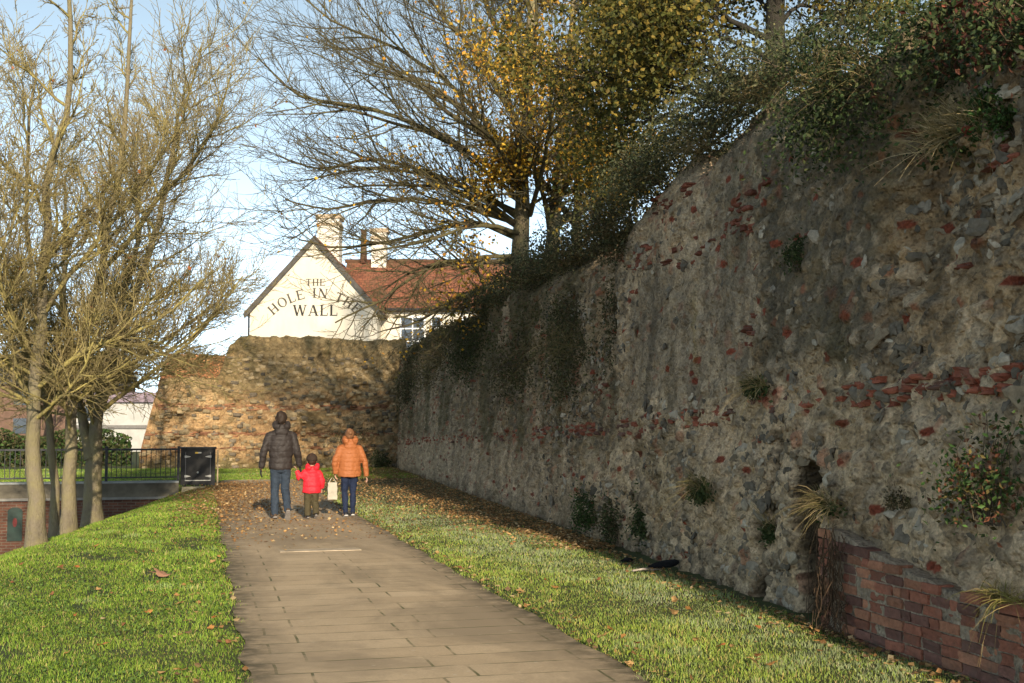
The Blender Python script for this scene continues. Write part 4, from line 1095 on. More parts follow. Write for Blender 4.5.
T.build(yt, M_bark_big, M_twig_dark)
def screen_u(p):
    D, u = fwd_uv(p[0], p[1]); return 512+1200*u
def yfn(p):
    u = screen_u(p); return (2.5 if 478 < u < 625 and 6.9 < p[2] < 8.6 else 0.0)+float(np.interp(u, [280, 350, 430, 500, 560, 700], [0.004, 0.015, 0.14, 0.9, 1.0, 0.8]))
leaf_clusters(T, yt, 24000, 0.092, yfn, [(0.52, 0.30, 0.030), (0.56, 0.35, 0.04), (0.38, 0.24, 0.03), (0.19, 0.16, 0.03), (0.50, 0.23, 0.03)], 3, spread=0.22)
print('yellow', sum(len(x) for x in T.lv.values()))
# slimmer tree behind it
sb = (9.3, 29.8, 4.3)
st_ = thing('autumn_tree', 'slim pale trunk of a half bare tree right of the yellow tree', 'tree', sb)
T = Tree(95, YCFG)
out, rad, L = flare_trunk(T, sb, [(9.4, 29.8, 6.5), (9.5, 29.8, 9), (9.6, 29.7, 13)], 0.18, 0.05); T.children(out, rad, L, 0, 0.3, 6)
T.build(st_, M_bark_big, M_twig_dark)
leaf_clusters(T, st_, 3500, 0.10, lambda p: 1.0, [(0.30, 0.19, 0.03), (0.16, 0.13, 0.03), (0.35, 0.18, 0.04)], 4)

# --- dark leafy tree nearer, overhanging the wall top
db = (7.1, 14.0, 4.3)
dt = thing('leafy_tree', 'dark tree in olive leaf rising from the near wall top, branches sweeping left', 'tree', db)
T = Tree(101, [None, dict(YCFG[1], num=14, rmax=0.06), dict(YCFG[2], rmax=0.025, ref=2.4, rmin=0.005), dict(YCFG[3], rmax=0.009, ref=1.2, rmin=0.004), dict(YCFG[4], num=4, rmax=0.005, ref=0.6, rmin=0.003)])
out, rad, L = flare_trunk(T, db, [(7.12, 14, 5.8), (7.15, 14, 7.4), (7.3, 14, 9.5), (7.4, 14, 11.5)], 0.20, 0.05); T.children(out, rad, L, 0, 0.42, 4.6)
for P_, r0 in (([(775, 92, 15.3), (720, 100, 15.2), (670, 85, 15.4), (610, 75, 15.8), (560, 55, 16.2)], 0.055),
               ([(775, 70, 15.3), (735, 78, 15.8), (690, 60, 16.4), (640, 30, 17), (590, -10, 17.5)], 0.05),
               ([(775, 40, 15.3), (730, 20, 15), (690, -20, 14.8), (650, -60, 14.6)], 0.05),
               ([(775, 95, 15.3), (740, 115, 16), (690, 125, 17), (640, 118, 18), (600, 125, 18.6)], 0.045),
               ([(775, 60, 15.3), (740, 45, 15.6), (700, 30, 16), (660, 20, 16.3), (620, 15, 16.6)], 0.04),
               ([(775, 85, 15.3), (745, 85, 14.8), (715, 60, 14.4), (680, 40, 14.2), (640, 45, 14.4)], 0.035),
               ([(775, 20, 15.3), (750, -5, 15.8), (715, 10, 16.2), (680, 0, 16.6)], 0.035),
               ([(776, 30, 15.3), (800, 5, 15.6), (830, 15, 16), (860, 25, 16.4)], 0.035),
               ([(776, 50, 15.3), (815, 30, 15), (850, 5, 14.6), (880, -40, 14.4)], 0.05),
               ([(776, 80, 15.3), (810, 70, 16), (850, 50, 17), (890, 20, 17.5)], 0.04)):
    out, rad, L = T.limb([px(*p) for p in P_], r0, 0.010, 1); T.children(out, rad, L, 1, 0.2)
M_bark_dk = bark('bark_dark', (0.022, 0.018, 0.014), (0.045, 0.036, 0.027), (0.04, 0.042, 0.022), 0.3)
T.build(dt, M_bark_dk, M_bark_dk)
leaf_clusters(T, dt, 36000, 0.068, lambda p: (1.0 if p[2] < 8.6 else 0.12)*(1.0 if p[0] > 5.3 else 0.5), [(0.10, 0.095, 0.020), (0.14, 0.115, 0.022), (0.07, 0.075, 0.018), (0.20, 0.14, 0.025)], 6, spread=0.26, pw=1.5)
print('dark', sum(len(x) for x in T.lv.values()))
# ------------------------------------------------------------------ pub with white gable beyond the walls
def rotated(o, D, u, z=0.0):
    """stand a thing at depth D and sideways offset u, facing back down the path"""
    f = Vector((math.sin(YAW), math.cos(YAW), 0)); rt_ = Vector((math.cos(YAW), -math.sin(YAW), 0))
    o.location = f*D+rt_*u+Vector((0, 0, z)); o.rotation_euler = (0, 0, -YAW)
    return o
t = NT('cream_render'); n = t.noise(0.6, 5); nf = t.noise(12, 4)
c = t.mix(t.ramp(n, [(0.4, 0), (0.75, 0.7)]), (0.62, 0.56, 0.45), (0.49, 0.43, 0.33))
st = t.noise(1.6, 4, 0.6, t.scl(1, 1, 0.12)); c = t.mix(t.ramp(st, [(0.55, 0), (0.8, 0.35)]), c, (0.42, 0.36, 0.26))
t.bump(nf, 0.25, 0.01); M_render = t.out(c, 0.9)
def tile_mat(name, a, b, mossamt, sx=3.6, sz=5.0):
    t = NT(name); co_ = t.attr('uvz')
    v = t.n('CombineXYZ', {0: t.math('MULTIPLY', t.attr('tu').outputs['Fac'], sx), 1: t.math('MULTIPLY', t.attr('tv').outputs['Fac'], sz)}).outputs[0]
    br = t.n('TexBrick', {'Vector': v, 'Color1': (0, 0, 0, 1), 'Color2': (1, 1, 1, 1), 'Mortar': (0.5, 0.5, 0.5, 1), 'Scale': 1.0, 'Mortar Size': 0.06, 'Brick Width': 1.0, 'Row Height': 1.0})
    n = t.noise(0.8, 5); nf = t.noise(5, 4)
    c = t.mix(br.outputs['Color'], a, b); c = t.mix(1.0, c, t.ramp(nf, [(0.2, 0.6), (0.8, 1.4)]), 'MULTIPLY')
    c = t.mix(t.math('MULTIPLY', br.outputs['Fac'], 0.7), c, (0.06, 0.03, 0.02))
    c = t.mix(t.ramp(n, [(0.5, 0), (0.72, mossamt)]), c, (0.12, 0.085, 0.045))
    t.bump(t.math('SUBTRACT', 1.0, br.outputs['Fac']), 0.8, 0.03)
    return t.out(c, 0.9)
M_tile = tile_mat('red_clay_tile', (0.15, 0.060, 0.036), (0.23, 0.088, 0.048), 0.85)
M_tile2 = tile_mat('orange_clay_tile', (0.38, 0.15, 0.06), (0.55, 0.25, 0.11), 0.85, 3.0, 4.0)
M_verge = simple('dark_bargeboard', (0.075, 0.068, 0.058), 0.8, 0.3, 4)
M_white = simple('white_paint', (0.72, 0.72, 0.70), 0.5, 0.08, 6)
M_glass = simple('window_glass', (0.025, 0.03, 0.035), 0.08, 0.3, 2, Specular_IOR_Level=0.6)
M_black = simple('black_paint', (0.022, 0.022, 0.024), 0.5, 0.3, 10)
def roof_sheet(name, a, b, c_, d, mat, parent, thick=0.12, nu=24, nv=12, sag=0.05):
    """tiled slope through four corners: a,b at eave, d,c_ at ridge"""
    a, b, c_, d = [np.array(x, float) for x in (a, b, c_, d)]
    u = np.linspace(0, 1, nu)[:, None, None]; v = np.linspace(0, 1, nv)[None, :, None]
    P = (a*(1-u)+b*u)*(1-v)+(d*(1-u)+c_*u)*v
    P[..., 2] -= sag*np.sin(np.pi*u[..., 0])*np.sin(np.pi*(0.3+0.7*v[..., 0]))
    P[..., 2] += 0.03*(fbm(P[..., 0]*1.5, P[..., 1]*1.5+P[..., 2], 301, 3)-0.5)
    lu = np.linalg.norm(b-a); lv = np.linalg.norm(d-a)
    low = P-np.array([0, 0, thick])
    V = np.concatenate([P.reshape(-1, 3), low.reshape(-1, 3)]); q = grid_quads(nu, nv); N = nu*nv
    rim = []
    id_ = np.arange(N).reshape(nu, nv)
    for e in (id_[0, :], id_[-1, ::-1], id_[::-1, 0], id_[:, -1]):
        rim += [[e[k+1], e[k], e[k]+N, e[k+1]+N] for k in range(len(e)-1)]
    tu = np.tile(np.broadcast_to(u[..., 0]*lu, (nu, nv)).ravel(), 2); tv = np.tile(np.broadcast_to(v[..., 0]*lv, (nu, nv)).ravel(), 2)
    return mobj(name, V, [q, q[:, ::-1]+N, np.array(rim)], mat, parent, smooth=False, attrs={'tu': tu, 'tv': tv})

pub = rotated(thing('pub_building', 'cream rendered pub with painted gable, red tiled wing and chimneys rising behind the sunlit wall', 'building'), 60, 0, 0)
GL, GR, GB, EV, AP, AX = -13.15, -6.75, 3.0, 7.55, 11.1, -9.95
mb = MB(); mb.prism([(GL, GB), (GR, GB), (GR, EV), (AX, AP), (GL, EV)], 0.0, 7.0)
mb.build('gable_wall', M_render, pub)
mb = MB(); mb.box((GR+0.003, 1.6, GB), (4.0, 7.0, 7.78)); mb.build('wing_wall', M_render, pub)
roof_sheet('roof', (GR+0.35, -0.12, EV-0.38+0.12), (GR+0.35, 7.2, EV-0.26), (AX, 7.2, AP+0.14), (AX, -0.12, AP+0.14), M_tile, pub)
roof_sheet('roof', (GL-0.3, 7.2, EV-0.22), (GL-0.3, -0.12, EV-0.22), (AX, -0.12, AP+0.14), (AX, 7.2, AP+0.14), M_tile, pub)
wr = roof_sheet('roof', (-8.9, 1.25, 7.72), (4.3, 1.25, 7.72), (4.3, 4.3, 10.5), (-8.9, 4.3, 10.5), M_tile, pub, nu=50)
roof_sheet('roof', (4.3, 7.4, 7.72), (-8.9, 7.4, 7.72), (-8.9, 4.3, 10.5), (4.3, 4.3, 10.5), M_tile, pub)
mb = MB(); mb.tube([(x, 4.3, 10.53) for x in np.linspace(-9.0, 4.3, 20)], 0.11, 8); mb.build('ridge_tiles', M_tile, wr)
# bargeboards along the gable verges
for sx, ex in ((GL-0.32, EV-0.30), (GR+0.37, EV-0.32)):
    mb = MB(); dx = 1 if sx < AX else -1
    mb.prism([(sx, ex), (AX, AP+0.10), (AX, AP-0.22), (sx+dx*0.08, ex-0.24)], -0.20, -0.123)
    mb.build('bargeboard', M_verge, pub)
mb = MB(); mb.tube([(x, 1.18, 7.60) for x in np.linspace(-6.5, 4.3, 8)], 0.075, 8); mb.build('gutter', M_black, pub)
mb = MB(); mb.tube([(GL-0.05, -0.08, EV-0.35), (GL-0.04, -0.08, EV-0.6), (GL-0.04, -0.08, GB)], 0.05, 6); mb.build('downpipe', M_black, pub)
M_chim = simple('chimney_render', (0.66, 0.60, 0.50), 0.9, 0.3, 2.5, 0.4, 15)
M_chimb = simple('chimney_brick', (0.38, 0.29, 0.19), 0.9, 0.5, 5, 0.4, 15)
def chimney(x0, x1, y0, y1, z0, z1, pots):
    mb = MB(); mb.box((x0, y0, z0), (x1, y1, z1)); ch = mb.build('chimney', M_chim, pub)
    mb = MB(); mb.box((x0-0.06, y0-0.06, z1-0.55), (x1+0.06, y1+0.06, z1-0.40)); mb.box((x0-0.09, y0-0.09, z1-0.16), (x1+0.09, y1+0.09, z1+0.05)); mb.build('brick_band', M_chimb, ch)
    for px_ in pots:
        mb = MB(); yc = (y0+y1)/2; mb.tube([(px_, yc, z1+0.05), (px_, yc, z1+0.25), (px_, yc, z1+0.55), (px_, yc, z1+0.60)], [0.15, 0.12, 0.105, 0.13], 10); mb.build('pot', M_tile2, ch)
chimney(-10.32, -9.15, 3.0, 4.2, 10.0, 12.8, ())
chimney(-7.55, -6.75, 3.9, 4.7, 10.0, 12.2, ())
mb = MB(); mb.tube([(-8.0, 4.2, 10.4), (-8.0, 4.2, 11.2), (-8.0, 4.2, 12.1), (-8.0, 4.2, 12.2)], [0.20, 0.17, 0.15, 0.19], 12); mb.build('terracotta_pot', M_tile, pub)
def window(x0, x1, z0, z1, y, nx, nz, parent):
    mb = MB(); f = 0.09
    mb.box((x0, y-0.10, z0), (x0+f, y-0.002, z1)); mb.box((x1-f, y-0.10, z0), (x1, y-0.002, z1)); mb.box((x0+f+0.001, y-0.10, z1-f), (x1-f-0.001, y-0.002, z1)); mb.box((x0+f+0.001, y-0.10, z0), (x1-f-0.001, y-0.002, z0+f))
    for k in range(1, nx): xx = x0+(x1-x0)*k/nx; mb.box((xx-0.03, y-0.09, z0+f+0.001), (xx+0.03, y-0.03, z1-f-0.001))
    for k in range(1, nz): zz = z0+(z1-z0)*k/nz; mb.box((x0+f+0.001, y-0.085, zz-0.03), (x1-f-0.001, y-0.035, zz+0.03))
    w_ = mb.build('window', M_white, parent)
    mb = MB(); mb.box((x0+f*0.5, y-0.045, z0+f*0.5), (x1-f*0.5, y-0.0022, z1-f*0.5)); mb.build('pane', M_glass, w_)
    mb = MB(); mb.box((x0-0.08, y-0.2, z0-0.09), (x1+0.08, y-0.003, z0-0.004)); mb.build('sill', M_white, w_)
window(-5.78, -4.45, 5.35, 7.30, 1.6, 2, 3, pub)
window(-4.20, -3.60, 6.62, 7.32, 1.6, 1, 1, pub)
window(-2.6, -1.4, 5.4, 7.3, 1.6, 2, 3, pub)
# painted serif lettering on the gable
GLY = {  # strokes: (x0,y0,x1,y1,width) in a box of height 1; serifs added at stroke feet
 'T': (0.80, [(0.40, 0, 0.40, 1, .18), (0.04, 0.94, 0.76, 0.94, .10), (0.06, 0.78, 0.06, 0.98, .06), (0.74, 0.78, 0.74, 0.98, .06), (0.22, 0.03, 0.58, 0.03, .06)]),
 'H': (0.92, [(0.18, 0, 0.18, 1, .18), (0.74, 0, 0.74, 1, .18), (0.18, 0.5, 0.74, 0.5, .09), (0.03, 0.03, 0.33, 0.03, .06), (0.59, 0.03, 0.89, 0.03, .06), (0.03, 0.97, 0.33, 0.97, .06), (0.59, 0.97, 0.89, 0.97, .06)]),
 'E': (0.80, [(0.18, 0, 0.18, 1, .18), (0.03, 0.95, 0.70, 0.95, .09), (0.03, 0.05, 0.74, 0.05, .09), (0.18, 0.52, 0.54, 0.52, .09), (0.70, 0.76, 0.70, 0.99, .06), (0.74, 0.01, 0.74, 0.26, .06), (0.54, 0.42, 0.54, 0.62, .06)]),
 'L': (0.76, [(0.18, 0, 0.18, 1, .18), (0.03, 0.05, 0.70, 0.05, .09), (0.03, 0.97, 0.35, 0.97, .06), (0.70, 0.01, 0.70, 0.30, .06)]),
 'I': (0.42, [(0.20, 0, 0.20, 1, .18), (0.03, 0.03, 0.37, 0.03, .06), (0.03, 0.97, 0.37, 0.97, .06)]),
 'N': (0.96, [(0.16, 0, 0.16, 1, .09), (0.80, 0, 0.80, 1, .09), (0.16, 0.96, 0.80, 0.04, .19), (0.02, 0.03, 0.32, 0.03, .06), (0.66, 0.97, 0.94, 0.97, .06), (0.02, 0.97, 0.2, 0.97, .06)]),
 'W': (1.28, [(0.12, 1, 0.40, 0, .18), (0.40, 0, 0.64, 0.98, .09), (0.64, 0.98, 0.90, 0, .18), (0.90, 0, 1.16, 1, .09), (0.0, 0.97, 0.28, 0.97, .06), (1.02, 0.97, 1.28, 0.97, .06), (0.52, 0.97, 0.76, 0.97, .06)]),
 'A': (0.94, [(0.12, 0, 0.44, 1, .08), (0.46, 1, 0.80, 0, .19), (0.24, 0.33, 0.68, 0.33, .08), (0.0, 0.03, 0.26, 0.03, .06), (0.64, 0.03, 0.96, 0.03, .06)]),
 'O': (0.96, None)}
def glyph(ch, x, z, h, ang, lay):
    w_, strokes = GLY[ch]; out = []
    ca, sa = math.cos(ang), math.sin(ang)
    def tr(u, v): u = (u-w_/2)*h; v = (v-0.5)*h; return (x+u*ca-v*sa, z+u*sa+v*ca)
    if strokes is None:
        n = 24; a = np.linspace(0, 2*np.pi, n+1)
        for k in range(n):
            p = []
            for kk, (rx, rz) in ((k, (.46, .51)), (k+1, (.46, .51)), (k+1, (.28, .43)), (k, (.28, .43))):
                p.append(tr(0.48+rx*math.cos(a[kk]), 0.5+rz*math.sin(a[kk])))
            out.append(p)
    else:
        for (x0, y0, x1, y1, wd) in strokes:
            dx, dy = x1-x0, y1-y0; l = math.hypot(dx, dy)
            if abs(dx) > 0.2*abs(dy) and abs(dy) > 0.3: nx, ny = wd/2*l/abs(dy), 0     # diagonal: cut level
            else: nx, ny = -dy/l*wd/2, dx/l*wd/2
            out.append([tr(x0+nx, y0+ny), tr(x0-nx, y0-ny), tr(x1-nx, y1-ny), tr(x1+nx, y1+ny)])
    return out
M_ink = simple('sign_paint', (0.030, 0.028, 0.026), 0.8, 0.3, 8)
M_ink2 = simple('weathered_sign_paint', (0.075, 0.066, 0.055), 0.85, 0.4, 4)
def word(name, items, mat):
    mb = MB(); k = 0
    for ch, x, z, h, ang in items:
        for poly in glyph(ch, x, z, h, ang, 0):
            y0 = -0.005-0.0011*(k % 6); k += 1
            V = [(a, y0, b) for a, b in poly]; mb.add(V, [[0, 1, 2, 3]])
    return mb.build(name, mat, pub)
def run(txt, x0, z, h, gap=0.10):
    it = []; x = x0
    for ch in txt:
        w_ = GLY[ch][0]*h; it.append((ch, x+w_/2, z, h, 0)); x += w_+gap*h
    return it
def rlen(txt, h, gap=0.10): return sum(GLY[c][0]*h+gap*h for c in txt)-gap*h
cx = -9.88
word('painted_word', run('THE', cx-rlen('THE', 0.36)/2, 8.86, 0.36), M_ink2)
word('painted_word', run('WALL', cx-rlen('WALL', 0.55, 0.12)/2, 7.44, 0.55, 0.12), M_ink)
arc = []; txt = 'HOLE IN THE'; Rr_ = 3.15; zc = 5.17
tot = sum((GLY[c_][0]*0.5 if c_ != ' ' else 0.26)+0.08 for c_ in txt); pos_ = -tot/2
for c_ in txt:
    w_ = GLY[c_][0]*0.5 if c_ != ' ' else 0.26
    if c_ != ' ':
        a_ = (pos_+w_/2)/Rr_; arc.append((c_, cx+Rr_*math.sin(a_)*1.0, zc+Rr_*math.cos(a_), 0.50, -a_))
    pos_ += w_+0.08
word('painted_word', arc[:4], M_ink2); word('painted_word', arc[4:6], M_ink2); word('painted_word', arc[6:], M_ink2)

# low tiled outbuilding behind the lower step of the cross wall
sh = thing('outbuilding', 'low outbuilding with mossy orange tiled roof showing behind the stepped wall', 'building', (0, 0, 0))
mb = MB(); mb.box((-1.5, 49.2, 0), (1.9, 53.4, 3.35)); mb.build('wall', M_chimb, sh)
roof_sheet('roof', (-1.75, 48.95, 3.25), (2.1, 48.95, 3.25), (2.1, 51.3, 4.55), (-1.45, 51.3, 4.62), M_tile2, sh, sag=0.18)
roof_sheet('roof', (2.1, 53.6, 3.25), (-1.75, 53.6, 3.25), (-1.45, 51.3, 4.62), (2.1, 51.3, 4.55), M_tile2, sh)

# ------------------------------------------------------------------ railing, brick retaining wall, cabinet
WX0, WX1, WY = -30.0, -0.60, 33.3
t = NT('brown_brickwork')
v = t.n('CombineXYZ', {0: t.n('SeparateXYZ', {0: t.co()}).outputs[0], 1: t.n('SeparateXYZ', {0: t.co()}).outputs[2]}).outputs[0]
br = t.n('TexBrick', {'Vector': v, 'Color1': (0.085, 0.036, 0.024, 1), 'Color2': (0.135, 0.058, 0.036, 1), 'Mortar': (0.13, 0.10, 0.075, 1), 'Scale': 1.0, 'Mortar Size': 0.010, 'Brick Width': 0.225, 'Row Height': 0.075})
c = t.mix(1.0, br.outputs['Color'], t.ramp(t.noise(2.0, 5), [(0.3, 0.6), (0.7, 1.3)]), 'MULTIPLY')
t.bump(t.math('SUBTRACT', 1.0, br.outputs['Fac']), 0.6, 0.012); M_bw = t.out(c, 0.9)
bwall = thing('retaining_wall', 'red brick retaining wall with grey concrete parapet and green arched openings below the railing', 'wall')
def arched(x0, z0, w_, h, y):
    pts = [(x0, z0), (x0+w_, z0)]+[(x0+w_/2+w_/2*math.cos(a), z0+h-w_/2*0.6+w_/2*0.6*math.sin(a)) for a in np.linspace(0, math.pi, 9)]
    return pts
bays = [(-4.82, -1.32, 0.36, 0.86), (-3.72, -1.32, 0.30, 0.80), (-6.4, -1.32, 0.36, 0.86), (-8.0, -1.32, 0.36, 0.86)]
mb = MB(); mb.box((WX0, WY, -2.7), (WX1, WY+0.35, -0.26)); mb.build('brick_face', M_bw, bwall)
mb = MB(); mb.box((WX0, WY-0.04, -0.256), (WX1, WY+0.38, 0.12)); mb.build('concrete_parapet', simple('parapet_concrete', (0.105, 0.092, 0.068), 0.9, 0.5, 1.6, 0.3, 20), bwall)
mb = MB(); mb.box((WX0, WY-0.08, -0.30), (WX1, WY-0.042, -0.235)); mb.build('string_course', simple('string_stone', (0.20, 0.19, 0.17), 0.8, 0.2, 4), bwall)
mb = MB(); mb.box((WX0, WY-0.07, 0.124), (WX1, WY+0.40, 0.17)); mb.build('coping', simple('coping_grey', (0.22, 0.23, 0.22), 0.8, 0.25, 3), bwall)
M_grn = simple('dark_green_paint', (0.010, 0.028, 0.020), 0.5, 0.3, 6); M_redp = simple('red_paint', (0.13, 0.018, 0.016), 0.6, 0.3, 5)
for k, (x0, z0, w_, h) in enumerate(bays):
    mb = MB(); mb.prism(arched(x0, z0, w_, h, 0), WY-0.03, WY-0.002); bay = mb.build('arched_panel', M_grn, bwall)
    pts = arched(x0-0.09, z0, w_+0.18, h+0.09, 0)[2:]; 
    mb = MB(); inn = arched(x0, z0, w_, h, 0)[2:]
    for i in range(8): mb.prism([pts[i], pts[i+1], inn[i+1], inn[i]], WY-0.045, WY-0.003)
    mb.build('arch', M_bw, bay)
    if k != 1:
        mb = MB(); mb.prism([(x0+w_*.5+.055*math.cos(a), z0+h*.55+.12*math.sin(a)) for a in np.linspace(0, 6.283, 13)[:-1]], WY-0.036, WY-0.031); mb.build('red_emblem', M_redp, bay)
    else: bay.active_material = M_black
fence = thing('metal_railing', 'black upright bar railing running left from the cabinet along parapet', 'railing', (0, WY+0.15, 0))
mb = MB(); mb.box((WX0, -0.02, 0.98), (WX1, 0.02, 1.03)); mb.build('top_rail', M_black, fence)
mb = MB(); mb.box((WX0, -0.018, 0.25), (WX1, 0.018, 0.285)); mb.build('bottom_rail', M_black, fence)
mb = MB()
for x in np.arange(WX1-0.1, -9, -0.125): mb.box((x-0.009, -0.009, 0.286), (x+0.009, 0.009, 0.979))
mb.build('bars', M_black, fence)
for x in np.arange(WX1-0.02, -10, -1.83):
    mb = MB(); mb.box((x-0.035, -0.035, 0.171), (x+0.035, 0.035, 1.09)); mb.build('post', M_black, fence)

cab = thing('utility_cabinet', 'black two door metal cabinet with pale hinges standing at the end of the railing', 'cabinet', (-0.115, 33.35, 0.03))
M_cab = simple('cabinet_black', (0.008, 0.008, 0.0085), 0.6, 0.35, 5); M_cabg = simple('cabinet_panel', (0.012, 0.0115, 0.011), 0.6, 0.5, 3)
M_hinge = simple('pale_metal', (0.36, 0.35, 0.32), 0.5, 0.25, 6)
mb = MB(); mb.box((-0.45, 0, 0), (0.45, 0.55, 0.985)); mb.build('body', M_cab, cab)
mb = MB(); mb.box((-0.475, -0.06, 0.988), (0.475, 0.58, 1.03)); mb.build('lid', M_cab, cab)
for sx in (-1, 1):
    mb = MB(); a, b = sorted((sx*0.006, sx*0.31)); mb.box((a, -0.035, 0.17), (b, -0.003, 0.90)); dr = mb.build('door', M_cabg, cab)
    for z in (0.26, 0.78):
        mb = MB(); mb.prism([(sx*0.345, z-0.03), (sx*0.345, z+0.03), (sx*0.30, z+0.03), (sx*0.19, z+0.005), (sx*0.19, z-0.005), (sx*0.30, z-0.03)], -0.048, -0.037); mb.build('hinge', M_hinge, dr)
    mb = MB(); a, b = sorted((sx*0.315, sx*0.33)); mb.box((a, -0.03, 0.16), (b, -0.004, 0.90)); mb.build('door_edge', simple('door_edge', (0.10, 0.10, 0.10), 0.5, 0.2, 5), dr)
mb = MB(); mb.box((-0.33, -0.03, 0.135), (0.33, -0.004, 0.158)); mb.build('sill_strip', M_hinge, cab)
mb = MB(); mb.tube([(0.0, -0.036, 0.36), (0.0, -0.062, 0.36)], 0.028, 10); mb.build('knob', M_hinge, cab)
mb = MB(); mb.box((-0.08, -0.040, 0.865), (-0.001, -0.036, 0.90), ); mb.build('warning_label', simple('label_yellow', (0.60, 0.40, 0.06), 0.6), cab)
mb = MB(); mb.box((0.001, -0.040, 0.865), (0.085, -0.036, 0.90)); mb.build('warning_label', M_hinge, cab)
po = thing('marker_post', 'thin pale post standing against the right side of the black cabinet', 'post', (0.40, 33.45, 0.02))
mb = MB(); mb.box((-0.02, -0.02, 0), (0.02, 0.02, 0.94)); mb.prism([(-0.02, 0.94), (0.02, 0.94), (0, 0.98)], -0.02, 0.02); mb.build('shaft', simple('weathered_wood', (0.40, 0.31, 0.19), 0.9), po)

# ------------------------------------------------------------------ beyond the railing
bld = rotated(thing('white_building', 'low white building with a mauve fascia seen between the trees and the ruined wall', 'building'), 78, 0, 0)
mb = MB(); mb.box((-28.5, 0, 0), (-22.9, 9, 3.2)); mb.build('wall', simple('white_render', (0.40, 0.39, 0.36), 0.8, 0.15, 1.5), bld)
mb = MB(); mb.box((-28.7, -0.3, 3.203), (-22.7, 9.2, 3.85)); mb.build('fascia', simple('mauve_panel', (0.22, 0.17, 0.20), 0.6, 0.4, 1.2), bld)
mb = MB(); mb.box((-28.6, -0.15, 1.5), (-22.8, -0.003, 1.72)); mb.build('lower_rail', simple('grey_rail', (0.16, 0.15, 0.14), 0.7), bld)  # rail in its own plain grey across the wall front
for x in (-28.0,):
    mb = MB(); mb.box((x, -0.05, 2.0), (x+1.3, -0.004, 2.9)); mb.build('window', M_glass, bld)
mb = MB(); mb.box((-60, 40.5, -0.05), (-3.2, 46.5, 0.012)); tag(mb.build('road', simple('road_tarmac', (0.16, 0.18, 0.19), 0.7, 0.2, 2, 0.2, 40)), kind='structure')
t3 = np.random.default_rng(5)
def hedge(label, x0, x1, y, h, n, pal, seed):
    r = np.random.default_rng(seed); o = thing('hedge', label, 'hedge', ((x0+x1)/2, y, 0))
    P = np.stack([r.uniform(x0, x1, n)-(x0+x1)/2, r.normal(0, 0.35, n), np.clip(r.normal(0.5, 0.30, n), 0.02, 1.0)*h], -1)
    P[:, 2] *= 0.7+0.6*fbm(P[:, 0]*0.7, P[:, 0]*0, seed, 3)
    v, f, c3 = leaf_mesh(P, r.uniform(0.10, 0.2, n), pick(pal, n, r), r); mobj('foliage', v, [f], M_leaf, o, cols=c3)
    polys = []
    for k in range(60):
        b = np.array([r.uniform(x0, x1)-(x0+x1)/2, r.normal(0, 0.2), 0]); polys.append(([b, b+[r.normal(0, .1), 0, h*.35], b+[r.normal(0, .2), 0, h*.7]], [0.03, 0.02, 0.01]))
    v, q = tubes_batch(polys, 5); tag(mobj('stem', v, [q], M_stem, o), kind='stuff')
hedge('clipped green hedge in front of the white building', -19, -2.9, 52.5, 1.25, 24000, OLIVE+BRIGHT, 61)
hedge('darker tall hedge across the road at the far left', -40, -15.5, 58, 2.9, 30000, OLIVE+BROWN, 62)
def far_house(label, D, u, w_, h, roofm, wallm, seed):
    o = rotated(thing('house', label, 'house'), D, u, 0)
    mb = MB(); mb.box((-w_/2, 0, 0), (w_/2, 8, h)); mb.build('wall', wallm, o)
    mb = MB(); mb.prism([(-0.4, h-0.1), (8.4, h-0.1), (4, h+2.8)], -w_/2-0.3, w_/2+0.3, axis='x'); rf = mb.build('roof', roofm, o)
    mb = MB(); mb.box((w_*0.2, 3.4, h+2.0), (w_*0.2+0.9, 4.6, h+3.9)); mb.build('chimney', M_chimb, rf)
    for k in range(3):
        for zz in (1.0, 3.6):
            x = -w_/2+w_*(k+0.5)/3; mb = MB(); mb.box((x-0.6, -0.06, zz), (x+0.6, -0.003, zz+1.4)); mb.build('window', M_glass, o)
M_slate = simple('slate_roof', (0.10, 0.095, 0.10), 0.7, 0.3, 2); M_hb = simple('house_brick', (0.14, 0.085, 0.06), 0.9, 0.25, 2)
far_house('distant brick house with slate roof behind the bare trees', 110, -45, 16, 5.6, M_slate, M_hb, 1)
far_house('distant rendered house with clay roof glimpsed left of the white building', 120, -66, 14, 5.4, M_tile2, M_render, 2)
for k, (xx, yy, hh) in enumerate(((-26, 95, 9), (-40, 88, 10), (-14, 110, 9), (-52, 100, 11))):
    hz = thing('distant_tree', ['round bare tree far off between the houses', 'larger russet tree far off at the left', 'small distant tree just left of the ruined wall', 'farthest tree at the left edge of the skyline'][k], 'tree', (xx, yy, 0))
    T = Tree(200+k, [None, dict(num=9, ratio=0.6, ang=(25, 60), n=5, wob=0.12, trop=0.1, rmax=0.12), dict(num=8, ratio=0.5, ang=(25, 55), n=4, wob=0.13, trop=0.08, rmax=0.05, rmin=0.02), dict(num=6, ratio=0.5, ang=(25, 55), n=3, wob=0.13, trop=0.06, rmax=0.022, rmin=0.014)])
    out, rad, L = flare_trunk(T, (xx, yy, -0.1), [(xx, yy, hh*0.3), (xx+0.3, yy, hh*0.6), (xx+0.2, yy, hh*0.85)], 0.25, 0.08); T.children(out, rad, L, 0, 0.25, hh*0.55)
    T.build(hz, M_bark_big, M_twig_red)
